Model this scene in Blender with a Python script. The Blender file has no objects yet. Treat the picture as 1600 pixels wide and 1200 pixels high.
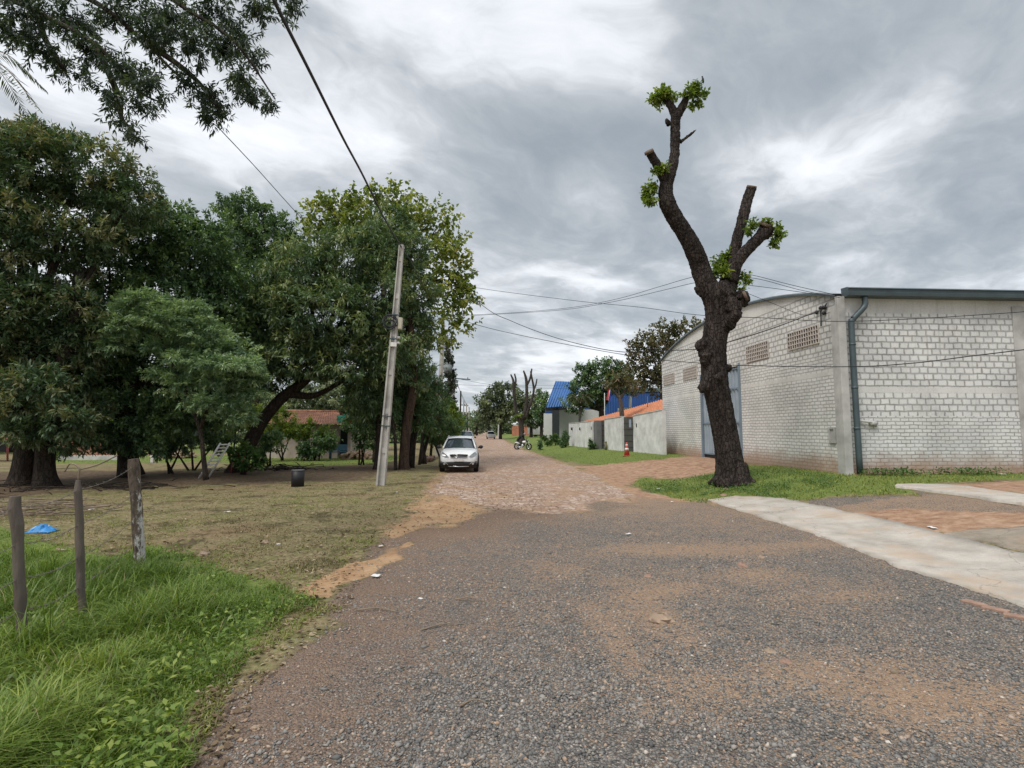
import bpy, bmesh, math, random
import numpy as np
from mathutils import Vector, Matrix, Quaternion

random.seed(5)
rng = np.random.default_rng(11)
S = bpy.context.scene
COL = S.collection
R = math.radians

# ------------------------------------------------------------------ camera
CAM = np.array([0.0, 0.0, 1.85])
FPX, PITCH, YAW = 845.0, R(4.87), R(3.72)
cam_d = bpy.data.cameras.new('camera')
cam_d.sensor_width = 36.0
cam_d.lens = FPX / 1600.0 * 36.0
cam_d.clip_start = 0.05
cam_d.clip_end = 5000
cam = bpy.data.objects.new('camera', cam_d)
COL.objects.link(cam)
cam.location = CAM
cam.rotation_euler = (R(90) + PITCH, 0, -YAW)
S.camera = cam

# ------------------------------------------------------------------ view, sky and sun
S.view_settings.view_transform = 'Standard'
S.view_settings.look = 'None'
S.view_settings.exposure = 0.66
S.view_settings.gamma = 1.0
SUN_EL, SUN_AZ = R(55), R(226)          # azimuth measured clockwise from +Y (behind the camera, to the left)
CF = np.array([math.sin(YAW) * math.cos(PITCH), math.cos(YAW) * math.cos(PITCH), math.sin(PITCH)])
CR = np.array([math.cos(YAW), -math.sin(YAW), 0.0])
CU = np.array([-math.sin(YAW) * math.sin(PITCH), -math.cos(YAW) * math.sin(PITCH), math.cos(PITCH)])

def ray(px, py):
    return CF + CR * ((px - 800.0) / FPX) + CU * ((600.0 - py) / FPX)


class NT:
    """small helper round a node tree"""
    def __init__(s, tree):
        s.t = tree
        s.n = tree.nodes
        s.l = tree.links
    def put(s, sock, v):
        if v is None:
            return
        if isinstance(v, bpy.types.NodeSocket):
            s.l.new(v, sock)
        else:
            if sock.type == 'RGBA' and not hasattr(v, '__len__'):
                v = (v, v, v, 1)
            elif sock.type == 'RGBA' and len(v) == 3:
                v = (*v, 1)
            sock.default_value = v
    def math(s, op, a, b=0.0, c=0.0, clamp=False):
        m = s.n.new('ShaderNodeMath'); m.operation = op; m.use_clamp = clamp
        s.put(m.inputs[0], a); s.put(m.inputs[1], b); s.put(m.inputs[2], c)
        return m.outputs[0]
    def vmath(s, op, a, b=(0, 0, 0)):
        m = s.n.new('ShaderNodeVectorMath'); m.operation = op
        s.put(m.inputs[0], a); s.put(m.inputs[1], b)
        return m.outputs[1] if op == 'DOT_PRODUCT' else m.outputs[0]
    def scale(s, a, k):
        return s.vmath('MULTIPLY', a, (k, k, k) if not hasattr(k, '__len__') else k)
    def noise(s, vec, scale, detail=3.0, rough=0.55, dist=0.0, color=False):
        m = s.n.new('ShaderNodeTexNoise'); m.noise_dimensions = '3D'
        s.put(m.inputs['Vector'], vec); m.inputs['Scale'].default_value = scale
        m.inputs['Detail'].default_value = detail; m.inputs['Roughness'].default_value = rough
        m.inputs['Distortion'].default_value = dist
        return m.outputs['Color'] if color else m.outputs['Fac']
    def voro(s, vec, scale, feature='F1', out='Distance', rnd=1.0):
        m = s.n.new('ShaderNodeTexVoronoi'); m.feature = feature
        s.put(m.inputs['Vector'], vec); m.inputs['Scale'].default_value = scale
        m.inputs['Randomness'].default_value = rnd
        return m.outputs[out]
    def mix(s, f, a, b, mode='MIX'):
        m = s.n.new('ShaderNodeMix'); m.data_type = 'RGBA'; m.blend_type = mode
        m.clamp_factor = True
        s.put(m.inputs[0], f); s.put(m.inputs[6], a); s.put(m.inputs[7], b)
        return m.outputs[2]
    def ramp(s, f, stops):
        m = s.n.new('ShaderNodeValToRGB'); e = m.color_ramp.elements
        while len(e) < len(stops):
            e.new(0.5)
        for i, (p, c) in enumerate(stops):
            e[i].position = p; e[i].color = (*c, 1) if len(c) == 3 else c
        s.put(m.inputs[0], f)
        return m.outputs[0]
    def step(s, f, lo, hi, a=0.0, b=1.0):
        m = s.n.new('ShaderNodeMapRange'); m.interpolation_type = 'SMOOTHSTEP'
        s.put(m.inputs[0], f); s.put(m.inputs[1], lo); s.put(m.inputs[2], hi); s.put(m.inputs[3], a); s.put(m.inputs[4], b)
        return m.outputs[0]
    def attr(s, name):
        m = s.n.new('ShaderNodeAttribute'); m.attribute_name = name
        return m.outputs['Fac']
    def sep(s, v):
        m = s.n.new('ShaderNodeSeparateXYZ'); s.put(m.inputs[0], v)
        return m.outputs
    def comb(s, x, y, z=0.0):
        m = s.n.new('ShaderNodeCombineXYZ'); s.put(m.inputs[0], x); s.put(m.inputs[1], y); s.put(m.inputs[2], z)
        return m.outputs[0]
    def bump(s, h, strength, dist=0.02, normal=None):
        m = s.n.new('ShaderNodeBump'); s.put(m.inputs['Height'], h)
        m.inputs['Strength'].default_value = strength; m.inputs['Distance'].default_value = dist
        if normal is not None:
            s.put(m.inputs['Normal'], normal)
        return m.outputs[0]
    def coord(s, kind='Object'):
        return s.n.new('ShaderNodeTexCoord').outputs[kind]
    def pos(s):
        return s.n.new('ShaderNodeNewGeometry').outputs['Position']


W = bpy.data.worlds.new('World')
S.world = W
W.use_nodes = True
w = NT(W.node_tree)
w.n.clear()
sky = w.n.new('ShaderNodeTexSky')
sky.sky_type = 'NISHITA'
sky.sun_disc = False
sky.sun_elevation = SUN_EL
sky.sun_rotation = SUN_AZ
bg_sky = w.n.new('ShaderNodeBackground')
w.l.new(sky.outputs[0], bg_sky.inputs[0])
bg_sky.inputs[1].default_value = 0.10
gen = w.coord('Generated')
sx, sy, sz = w.sep(gen)
den = w.math('ADD', w.math('MAXIMUM', sz, 0.0), 0.13)
uv = w.comb(w.math('DIVIDE', sx, den), w.math('DIVIDE', sy, den), 3.7)
# cloud streets run from the lower left to the upper right of the street's view
ca, sa = math.cos(R(38)), math.sin(R(38))
ux, uy, _ = w.sep(uv)
ru = w.math('ADD', w.math('MULTIPLY', ux, ca), w.math('MULTIPLY', uy, sa))
rv = w.math('SUBTRACT', w.math('MULTIPLY', uy, ca), w.math('MULTIPLY', ux, sa))
st = w.comb(w.math('MULTIPLY', ru, 0.86), w.math('MULTIPLY', rv, 1.15), 1.3)
warp = w.vmath('ADD', st, w.scale(w.vmath('SUBTRACT', w.noise(st, 1.1, 4, 0.55, color=True), (0.5, 0.5, 0.5)), 0.75))
n1 = w.noise(warp, 1.35, 6, 0.50)
n2 = w.noise(warp, 3.6, 6, 0.60)
n3 = w.noise(uv, 0.55, 2, 0.5)
cl = w.math('ADD', w.math('ADD', w.math('MULTIPLY', n1, 0.56), w.math('MULTIPLY', n2, 0.36)), w.math('MULTIPLY', n3, 0.12))
# places where the cloud sheet is thin and bright: direction, width, weight
for px, py, wd, wt in ((655, 60, .30, .055), (930, 60, .15, .06), (1330, 235, .11, .085), (1215, 265, .10, .075), (1390, 190, .10, .06), (1110, 300, .10, .05), (925, 300, .09, .09),
                       (1390, 370, .10, .05), (900, 520, .14, .05), (1580, 90, .14, .06), (390, 190, .16, .05), (60, 160, .3, .05),
                       (1430, 60, .22, -.05), (1230, 60, .22, -.04), (1080, 440, .10, -.03), (800, 250, .14, -.045), (1520, 330, .18, -.05), (470, 420, .3, -.02)):
    d = ray(px, py); d = d / np.linalg.norm(d)
    dt = w.vmath('DOT_PRODUCT', gen, tuple(d))
    cl = w.math('ADD', cl, w.step(dt, math.cos(wd), 1.0, 0.0, wt * .8))
ccol = w.ramp(cl, [(0.37, (.232, .262, .290)), (0.45, (.285, .312, .338)), (0.505, (.345, .368, .392)), (0.555, (.43, .45, .472)), (0.62, (.57, .59, .62)), (0.71, (.69, .705, .73))])
# an overcast sky is brightest overhead
zen = w.step(sz, 0.62, 0.95, 1.0, 2.0)
hor = w.step(sz, -0.02, 0.2, 1.12, 1.0)
ccol = w.mix(1.0, ccol, w.comb(w.math('MULTIPLY', zen, hor), w.math('MULTIPLY', zen, hor), w.math('MULTIPLY', zen, hor)), 'MULTIPLY')
bg_cl = w.n.new('ShaderNodeBackground')
w.l.new(ccol, bg_cl.inputs[0])
bg_cl.inputs[1].default_value = 1.0
mixs = w.n.new('ShaderNodeMixShader')
mixs.inputs[0].default_value = 0.93
w.l.new(bg_sky.outputs[0], mixs.inputs[1]); w.l.new(bg_cl.outputs[0], mixs.inputs[2])
wo = w.n.new('ShaderNodeOutputWorld')
w.l.new(mixs.outputs[0], wo.inputs[0])

sun_d = bpy.data.lights.new('sun', 'SUN')
sun_d.energy = 1.5
sun_d.angle = R(22)
sun_d.color = (1.0, 0.95, 0.87)
sun = bpy.data.objects.new('sun', sun_d)
COL.objects.link(sun)
sd = Vector((math.sin(SUN_AZ) * math.cos(SUN_EL), math.cos(SUN_AZ) * math.cos(SUN_EL), math.sin(SUN_EL)))
sun.rotation_euler = sd.to_track_quat('Z', 'Y').to_euler()

# ------------------------------------------------------------------ noise and ground height
def h2(ix, iy, s):
    n = (ix.astype(np.int64) * 374761393 + iy.astype(np.int64) * 668265263 + s * 974634777) & 0x7fffffff
    n = ((n ^ (n >> 13)) * 1274126177) & 0x7fffffff
    return ((n ^ (n >> 16)) & 0xffff) / 65535.0

def vnoise(x, y, s=0):
    ix, iy = np.floor(x), np.floor(y)
    fx, fy = x - ix, y - iy
    fx, fy = fx * fx * (3 - 2 * fx), fy * fy * (3 - 2 * fy)
    a, b, c, d = h2(ix, iy, s), h2(ix + 1, iy, s), h2(ix, iy + 1, s), h2(ix + 1, iy + 1, s)
    return (a * (1 - fx) + b * fx) * (1 - fy) + (c * (1 - fx) + d * fx) * fy

def fbm(x, y, s=0, o=4):
    v, a, t = 0.0, 1.0, 0.0
    for i in range(o):
        v = v + a * vnoise(x * 2 ** i + 17.3 * i, y * 2 ** i - 9.1 * i, s + i); t += a; a *= 0.5
    return v / t

def sstep(a, b, x):
    t = np.clip((x - a) / (b - a), 0, 1)
    return t * t * (3 - 2 * t)

TREE_XY = [None]
def H(x, y):
    x = np.asarray(x, float); y = np.asarray(y, float)
    z = 0.45 * sstep(5.6, 10.5, x) * (1 - 0.0 * y)
    if TREE_XY[0] is not None:
        tx, ty = TREE_XY[0]
        z = z + 0.16 * np.exp(-((x - tx) ** 2 + (y - ty) ** 2) / 1.6)
    return z

def gp(px, py):
    d = ray(px, py)
    t = -CAM[2] / d[2]
    for _ in range(40):
        p = CAM + d * t
        t = t * 0.5 + 0.5 * (float(H(p[0], p[1])) - CAM[2]) / d[2]
    p = CAM + d * t
    return np.array([p[0], p[1], float(H(p[0], p[1]))])

def at(px, py, depth):                   # the point seen at px, py that lies depth metres ahead of the camera
    d = ray(px, py)
    hd = d[0] * math.sin(YAW) + d[1] * math.cos(YAW)
    return CAM + d * (depth / hd)

def on_x(px, py, X):
    d = ray(px, py); return CAM + d * (X / d[0])

def on_y(px, py, Y):
    d = ray(px, py); return CAM + d * (Y / d[1])

def fwd(p):
    return p[0] * math.sin(YAW) + p[1] * math.cos(YAW)

TREE_XY[0] = tuple(gp(1145, 752)[:2])

# ------------------------------------------------------------------ objects
ORG = {}
def thing(name, label, cat, loc, group=None, kind=None):
    o = bpy.data.objects.new(name, None)
    COL.objects.link(o)
    o.empty_display_size = 0.2
    o.location = tuple(loc)
    o['label'] = label; o['category'] = cat
    if group: o['group'] = group
    if kind: o['kind'] = kind
    ORG[o.name] = np.array(loc, float)
    return o

def tag(o, label=None, cat=None, group=None, kind=None):
    if label: o['label'] = label
    if cat: o['category'] = cat
    if group: o['group'] = group
    if kind: o['kind'] = kind
    return o

def link_mesh(name, me, mat, parent, loc):
    for m in (mat if isinstance(mat, (list, tuple)) else [mat]):
        me.materials.append(m)
    o = bpy.data.objects.new(name, me)
    COL.objects.link(o)
    if parent is not None:
        o.parent = parent
        ORG[o.name] = ORG[parent.name]
    else:
        o.location = tuple(loc)
        ORG[o.name] = np.array(loc, float)
    return o

def origin_for(parent, base, v):
    if parent is not None:
        return ORG[parent.name]
    if base is not None:
        return np.array(base, float)
    return np.array([v[:, 0].mean(), v[:, 1].mean(), v[:, 2].min()])

def np_mesh(name, v, f, mat, parent=None, base=None, smooth=False, attrs=None):
    """v (n,3), f (m,k) all faces of one size"""
    v = np.asarray(v, np.float64); f = np.asarray(f, np.int32)
    org = origin_for(parent, base, v)
    me = bpy.data.meshes.new(name)
    k = f.shape[1]
    me.vertices.add(len(v)); me.loops.add(f.size); me.polygons.add(len(f))
    me.vertices.foreach_set('co', (v - org).astype(np.float32).ravel())
    me.loops.foreach_set('vertex_index', f.ravel())
    me.polygons.foreach_set('loop_start', np.arange(0, f.size, k, dtype=np.int32))
    me.polygons.foreach_set('loop_total', np.full(len(f), k, np.int32))
    if smooth:
        me.polygons.foreach_set('use_smooth', np.ones(len(f), bool))
    for an, av in (attrs or {}).items():
        a = me.attributes.new(an, 'FLOAT', 'POINT')
        a.data.foreach_set('value', np.asarray(av, np.float32).ravel())
    me.update(calc_edges=True)
    return link_mesh(name, me, mat, parent, org)


class MB:
    """collects shapes for one mesh"""
    def __init__(s):
        s.v, s.f, s.sm, s.n = [], [], [], 0
    def add(s, v, f, smooth=False):
        v = np.asarray(v, float)
        s.v.append(v)
        for q in f:
            s.f.append([i + s.n for i in q]); s.sm.append(smooth)
        s.n += len(v)
        return s
    def box(s, c, size, rot=None, taper=1.0):
        hx, hy, hz = np.array(size) / 2
        p = np.array([(-hx, -hy, -hz), (hx, -hy, -hz), (hx, hy, -hz), (-hx, hy, -hz),
                      (-hx * taper, -hy * taper, hz), (hx * taper, -hy * taper, hz), (hx * taper, hy * taper, hz), (-hx * taper, hy * taper, hz)])
        if rot is not None:
            p = p @ np.array(rot).T
        return s.add(p + np.array(c), [(0, 3, 2, 1), (4, 5, 6, 7), (0, 1, 5, 4), (1, 2, 6, 5), (2, 3, 7, 6), (3, 0, 4, 7)])
    def lim(s, a, b):
        a, b = np.array(a, float), np.array(b, float)
        return s.box((a + b) / 2, np.abs(b - a))
    def tube(s, path, rad, n=8, cap=True, smooth=True, squash=None):
        P = np.array(path, float)
        r = np.full(len(P), rad, float) if np.isscalar(rad) else np.array(rad, float)
        T = np.gradient(P, axis=0)
        T /= np.linalg.norm(T, axis=1)[:, None] + 1e-12
        ref = np.array([0, 0, 1.0]) if abs(T[0][2]) < 0.9 else np.array([1.0, 0, 0])
        a = np.linspace(0, 2 * math.pi, n, endpoint=False)
        out = []
        u = np.cross(ref, T[0]); u /= np.linalg.norm(u)
        for i in range(len(P)):
            u = u - T[i] * np.dot(u, T[i]); u /= np.linalg.norm(u) + 1e-12
            v = np.cross(T[i], u)
            sq = squash or 1.0
            out.append(P[i] + r[i] * (np.cos(a)[:, None] * u + sq * np.sin(a)[:, None] * v))
        V = np.concatenate(out)
        F = []
        for i in range(len(P) - 1):
            for j in range(n):
                k = (j + 1) % n
                F.append((i * n + j, i * n + k, (i + 1) * n + k, (i + 1) * n + j))
        b = s.n
        s.add(V, F, smooth)
        if cap:
            s.f.append([b + j for j in range(n)][::-1]); s.sm.append(False)
            s.f.append([b + (len(P) - 1) * n + j for j in range(n)]); s.sm.append(False)
        return s
    def cyl(s, p0, p1, r0, r1=None, n=12, smooth=True):
        return s.tube([p0, p1], [r0, r0 if r1 is None else r1], n, smooth=smooth)
    def ball(s, c, r, n=10, m=7, jit=0.0, smooth=True):
        r = np.array([r, r, r] if np.isscalar(r) else r, float)
        V, F = [], []
        for i in range(m + 1):
            th = math.pi * i / m
            for j in range(n):
                ph = 2 * math.pi * j / n
                k = 1 + jit * random.uniform(-1, 1)
                V.append(np.array(c) + r * k * np.array([math.sin(th) * math.cos(ph), math.sin(th) * math.sin(ph), math.cos(th)]))
        for i in range(m):
            for j in range(n):
                k = (j + 1) % n
                F.append((i * n + j, (i + 1) * n + j, (i + 1) * n + k, i * n + k))
        return s.add(V, F, smooth)
    def prism(s, poly, ext, smooth=False):
        """polygon (list of 3D points) pushed along ext"""
        P = np.array(poly, float); n = len(P)
        V = np.concatenate([P, P + np.array(ext)])
        F = [tuple(range(n))[::-1], tuple(range(n, 2 * n))] + [(i, (i + 1) % n, n + (i + 1) % n, n + i) for i in range(n)]
        return s.add(V, F, smooth)
    def grid(s, G, smooth=True):
        """G (rows, cols, 3)"""
        a, b, _ = G.shape
        F = [(i * b + j, i * b + j + 1, (i + 1) * b + j + 1, (i + 1) * b + j) for i in range(a - 1) for j in range(b - 1)]
        return s.add(G.reshape(-1, 3), F, smooth)
    def build(s, name, mat, parent=None, base=None, bevel=0.0, subsurf=0):
        v = np.concatenate(s.v)
        org = origin_for(parent, base, v)
        me = bpy.data.meshes.new(name)
        me.from_pydata((v - org).tolist(), [], s.f)
        me.polygons.foreach_set('use_smooth', s.sm)
        bm = bmesh.new(); bm.from_mesh(me)
        bmesh.ops.recalc_face_normals(bm, faces=bm.faces)
        bm.to_mesh(me); bm.free()
        o = link_mesh(name, me, mat, parent, org)
        if bevel:
            m = o.modifiers.new('bevel', 'BEVEL'); m.width = bevel; m.segments = 2; m.limit_method = 'ANGLE'
        if subsurf:
            m = o.modifiers.new('subdivision', 'SUBSURF'); m.levels = subsurf; m.render_levels = subsurf
        return o

def smooth_path(P, k=6):
    """Catmull-Rom through rows of P (any width)"""
    P = np.array(P, float)
    Q = np.vstack([2 * P[0] - P[1], P, 2 * P[-1] - P[-2]])
    out = []
    for i in range(1, len(Q) - 2):
        for t in np.linspace(0, 1, k, endpoint=False):
            a, b, c, d = Q[i - 1], Q[i], Q[i + 1], Q[i + 2]
            out.append(0.5 * (2 * b + (c - a) * t + (2 * a - 5 * b + 4 * c - d) * t * t + (3 * b - a - 3 * c + d) * t ** 3))
    out.append(P[-1])
    return np.array(out)

# ------------------------------------------------------------------ materials
def new_mat(name):
    m = bpy.data.materials.new(name); m.use_nodes = True
    t = NT(m.node_tree)
    return m, t, t.n['Principled BSDF']

def mat(name, col, rough=0.7, var=0.25, scale=3.0, bump=0.0, bscale=30.0, metal=0.0, col2=None, spec=0.4, stretch=(1, 1, 1), coat=0.0):
    m, t, b = new_mat(name)
    c = t.coord()
    if stretch != (1, 1, 1):
        c = t.scale(c, stretch)
    n = t.noise(c, scale, 5, 0.6)
    c2 = col2 or tuple(x * (1 - var) for x in col)
    c1 = tuple(min(1, x * (1 + var * 0.6)) for x in col)
    t.put(b.inputs['Base Color'], t.ramp(n, [(0.3, c2), (0.7, c1)]))
    b.inputs['Roughness'].default_value = rough
    b.inputs['Metallic'].default_value = metal
    b.inputs['Specular IOR Level'].default_value = spec
    b.inputs['Coat Weight'].default_value = coat
    if bump:
        t.put(b.inputs['Normal'], t.bump(t.noise(c, bscale, 5, 0.65), bump, 0.02))
    return m

def leaf_mat(name, dark, mid, light, trans=0.25, rough=0.5, flower=None):
    m, t, b = new_mat(name)
    tint = t.attr('tint')
    stops = [(0.0, dark), (0.5, mid), (0.93, light)]
    if flower:
        stops += [(0.94, light), (0.96, flower)]
    col = t.ramp(tint, stops)
    col = t.mix(t.math('MULTIPLY', t.noise(t.pos(), 0.6, 2), 0.45), col, t.mix(1.0, col, (0.72, 0.62, 0.5), 'MULTIPLY'))
    t.put(b.inputs['Base Color'], col)
    b.inputs['Roughness'].default_value = rough
    b.inputs['Specular IOR Level'].default_value = 0.55
    tr = t.n.new('ShaderNodeBsdfTranslucent')
    t.put(tr.inputs['Color'], t.mix(1.0, col, (1.3, 1.35, 0.6), 'MULTIPLY'))
    mx = t.n.new('ShaderNodeMixShader'); mx.inputs[0].default_value = trans
    t.l.new(b.outputs[0], mx.inputs[1]); t.l.new(tr.outputs[0], mx.inputs[2])
    t.l.new(mx.outputs[0], t.n['Material Output'].inputs[0])
    return m

def bark_mat(name, dark, light, scale=6.0, strength=0.8):
    m, t, b = new_mat(name)
    c = t.scale(t.coord(), (1, 1, 0.20))
    n = t.noise(c, scale, 8, 0.68, 0.6)
    f = t.noise(t.coord(), scale * 0.35, 4, 0.6)
    col = t.ramp(n, [(0.32, dark), (0.62, light)])
    col = t.mix(t.step(f, 0.52, 0.7), col, tuple(x * 0.55 for x in light))
    t.put(b.inputs['Base Color'], col)
    b.inputs['Roughness'].default_value = 0.92
    b.inputs['Specular IOR Level'].default_value = 0.2
    ck = t.voro(t.vmath('ADD', t.scale(t.coord(), (1, 1, .35)), t.scale(t.noise(t.coord(), 4, 4, color=True), .12)), 11, 'DISTANCE_TO_EDGE')
    ck = t.step(ck, 0, .12)
    col = t.mix(t.math('MULTIPLY', t.math('SUBTRACT', 1, ck), .6), col, dark)
    t.put(b.inputs['Base Color'], col)
    t.put(b.inputs['Normal'], t.bump(t.math('ADD', t.math('ADD', n, t.math('MULTIPLY', ck, .5)), t.math('MULTIPLY', t.noise(c, scale * 5, 5, 0.7), 0.3)), strength, 0.06))
    return m

M_BARK = bark_mat('dark_bark', (.016, .013, .011), (.075, .058, .046))
M_BARK2 = bark_mat('pruned_tree_bark', (.013, .010, .009), (.070, .055, .048), 6.0, 1.0)
M_BARKL = bark_mat('grey_bark', (.05, .042, .035), (.16, .135, .115), 5.0, 0.7)
M_MANGO = leaf_mat('mango_leaf', (0.064, 0.114, 0.059), (0.125, 0.206, 0.093), (0.319, 0.374, 0.165), .22, .45)
M_RUST = leaf_mat('rusty_tipped_leaf', (0.060, 0.110, 0.057), (0.118, 0.192, 0.093), (0.298, 0.283, 0.152), .22, .5)
M_DARK = leaf_mat('dark_green_leaf', (0.055, 0.103, 0.055), (0.122, 0.217, 0.097), (0.286, 0.409, 0.153), .2, .42)
M_FEATH = leaf_mat('feathery_leaf', (0.122, 0.213, 0.133), (0.264, 0.392, 0.225), (0.528, 0.653, 0.408), .3, .6)
M_YELLOW = leaf_mat('yellow_green_leaf', (0.109, 0.167, 0.042), (0.231, 0.292, 0.068), (0.465, 0.461, 0.111), .35, .5)
M_FRESH = leaf_mat('fresh_green_leaf', (0.085, 0.144, 0.026), (0.186, 0.273, 0.046), (0.371, 0.431, 0.079), .35, .5)
M_PINKY = leaf_mat('pinkish_leaf', (.075, .085, .038), (.15, .145, .072), (.27, .19, .15), .3, .6)
M_OLE = leaf_mat('roadside_shrub_leaf', (0.055, 0.117, 0.055), (0.119, 0.211, 0.092), (0.232, 0.329, 0.140), .25, .5, (.42, .10, .12))
M_FAR = leaf_mat('far_tree_leaf', (0.088, 0.121, 0.078), (0.166, 0.210, 0.124), (0.293, 0.331, 0.182), .25, .7)
M_CYP = leaf_mat('climber_leaf', (0.039, 0.058, 0.044), (0.075, 0.101, 0.073), (0.130, 0.156, 0.104), .15, .7)
M_PALM = leaf_mat('palm_leaf', (.035, .06, .028), (.075, .11, .045), (.16, .18, .07), .25, .45)
M_GRASS = leaf_mat('tall_grass', (0.068, 0.126, 0.019), (0.152, 0.253, 0.037), (0.374, 0.440, 0.099), .3, .5)
M_TURF = leaf_mat('lawn_grass', (0.105, 0.151, 0.025), (0.211, 0.266, 0.043), (0.386, 0.360, 0.089), .25, .6)
M_DRY = leaf_mat('dry_cut_grass', (0.094, 0.084, 0.034), (0.213, 0.186, 0.081), (0.450, 0.372, 0.207), .2, .7)
M_WEED = leaf_mat('weed_leaf', (0.038, 0.090, 0.021), (0.083, 0.173, 0.039), (0.165, 0.270, 0.068), .25, .55)
M_LITTER = leaf_mat('fallen_leaf', (.09, .06, .035), (.20, .14, .08), (.42, .34, .23), .1, .8)

def gravel_stone_mat():
    m, t, b = new_mat('gravel_stone')
    t.put(b.inputs['Base Color'], t.ramp(t.attr('tint'), [(0, (.082, .082, .080)), (.35, (.155, .152, .146)), (.65, (.245, .232, .216)), (.82, (.34, .305, .265)), (.90, (.36, .24, .16)), (1, (.60, .55, .49))]))
    b.inputs['Roughness'].default_value = .85
    b.inputs['Specular IOR Level'].default_value = .25
    return m
M_STONE = gravel_stone_mat()

def ground_mat():
    m, t, b = new_mat('ground_surface')
    p = t.pos()
    big = t.noise(p, 0.35, 5, 0.6)
    med = t.noise(p, 2.2, 6, 0.65)
    fine = t.noise(p, 14.0, 6, 0.7)
    vfine = t.noise(p, 70.0, 3, 0.6)
    # mown dry grass over brown soil
    dry = t.ramp(fine, [(0.30, (.095, .070, .043)), (0.45, (.195, .155, .085)), (0.58, (.285, .235, .13)), (0.74, (.42, .35, .22))])
    dry = t.mix(t.step(med, .44, .62, 0, .72), dry, t.ramp(fine, [(.3, (.085, .100, .030)), (.7, (.20, .21, .075))]))
    dry = t.mix(t.step(big, .5, .66, 0, .6), dry, (.235, .155, .095))
    dry = t.mix(t.step(t.noise(p, 1.1, 7, .74), .50, .64, 0, .85), dry, t.ramp(fine, [(.35, (.045, .032, .021)), (.65, (.12, .085, .055))]))
    dry = t.mix(t.step(t.noise(p, 6, 5, .75), .60, .70, 0, .7), dry, (.36, .30, .20))
    # bare brown earth
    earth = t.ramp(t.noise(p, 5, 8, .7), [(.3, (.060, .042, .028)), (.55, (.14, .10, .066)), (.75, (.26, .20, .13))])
    # green turf
    green = t.ramp(fine, [(0.3, (.085, .115, .028)), (0.55, (.155, .205, .052)), (0.75, (.245, .265, .09))])
    green = t.mix(t.step(med, .56, .72, 0, .6), green, (.22, .175, .085))
    # sand and red earth
    sand = t.ramp(t.math('ADD', t.math('MULTIPLY', med, .6), t.math('MULTIPLY', fine, .4)), [(0.30, (.255, .145, .075)), (0.5, (.40, .255, .145)), (0.7, (.51, .36, .225))])
    red = t.ramp(t.noise(p, 4, 7, .7), [(.3, (.19, .105, .066)), (.5, (.35, .215, .140)), (.7, (.50, .355, .25))])
    # cobbles of pinkish sandstone
    cw = t.vmath('ADD', p, t.scale(t.vmath('SUBTRACT', t.noise(p, 5, 2, color=True), (.5, .5, .5)), .10))
    cz = t.scale(cw, (1, 1, 0))
    ce = t.voro(cz, 7.0, 'DISTANCE_TO_EDGE', rnd=.9)
    cc = t.voro(cz, 7.0, 'F1', 'Color', .9)
    cr = t.sep(cc)[0]
    cob = t.ramp(cr, [(0.0, (.36, .245, .19)), (.35, (.46, .335, .265)), (.7, (.54, .41, .335)), (1, (.67, .55, .47))])
    cob = t.mix(t.math('MULTIPLY', fine, .5), cob, t.mix(1.0, cob, (.62, .55, .5), 'MULTIPLY'))
    joint = t.step(ce, 0.012, 0.085)
    cob = t.mix(joint, (.27, .18, .125), cob)
    cob = t.mix(t.step(t.noise(p, .9, 5, .65), .46, .62, 0, .55), cob, sand)
    # crushed stone gravel
    gz = t.scale(p, (1, 1, 0.6))
    g1 = t.sep(t.voro(gz, 62, 'F1', 'Color'))
    gd = t.voro(gz, 62, 'F1', 'Distance')
    gr = t.ramp(g1[0], [(0, (.100, .098, .095)), (.4, (.185, .177, .166)), (.75, (.275, .256, .232)), (.93, (.38, .33, .27)), (1, (.55, .49, .43))])
    gr = t.mix(t.step(gd, .38, .68, 0, .6), gr, (.060, .052, .045))
    dust = t.math('ADD', t.attr('m_dust'), t.math('MULTIPLY', t.math('SUBTRACT', t.noise(p, 1.5, 9, .74), .5), 1.9))
    dust = t.math('ADD', dust, t.math('MULTIPLY', t.math('SUBTRACT', g1[1], .5), 1.15))
    gr = t.mix(t.step(dust, .30, .95, 0, .85), gr, t.ramp(t.noise(p, 25, 4, .7), [(.3, (.27, .170, .110)), (.7, (.52, .365, .245))]))
    brn = t.math('ADD', t.math('ADD', t.attr('m_brown'), t.math('MULTIPLY', t.math('SUBTRACT', g1[2], .5), .5)), t.math('MULTIPLY', t.math('SUBTRACT', t.noise(p, 3, 7, .72), .5), 1.1))
    gr = t.mix(t.step(brn, .25, .95, 0, .7), gr, t.ramp(t.noise(p, 45, 4, .7), [(.35, (.135, .085, .060)), (.65, (.33, .225, .16))]))
    def msk(name, k=0.9, nz=None):
        return t.step(t.math('ADD', t.attr(name), t.math('MULTIPLY', t.math('SUBTRACT', nz if nz is not None else t.noise(p, 3.5, 7, .7), .5), k)), .38, .62)
    c = dry
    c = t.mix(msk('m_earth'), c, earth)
    c = t.mix(msk('m_green', 1.2), c, green)
    c = t.mix(msk('m_red', 1.3), c, red)
    c = t.mix(msk('m_sand', 1.3), c, sand)
    mc = msk('m_cobble', .9)
    c = t.mix(mc, c, cob)
    mg = msk('m_gravel', 1.1, t.noise(p, 7, 9, .8))
    c = t.mix(mg, c, gr)
    t.put(b.inputs['Base Color'], c)
    b.inputs['Roughness'].default_value = .95
    b.inputs['Specular IOR Level'].default_value = .15
    hgt = t.math('ADD', t.math('MULTIPLY', fine, .6), t.math('MULTIPLY', vfine, .35))
    hgt = t.math('ADD', hgt, t.math('MULTIPLY', mc, t.math('MULTIPLY', joint, .9)))
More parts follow.
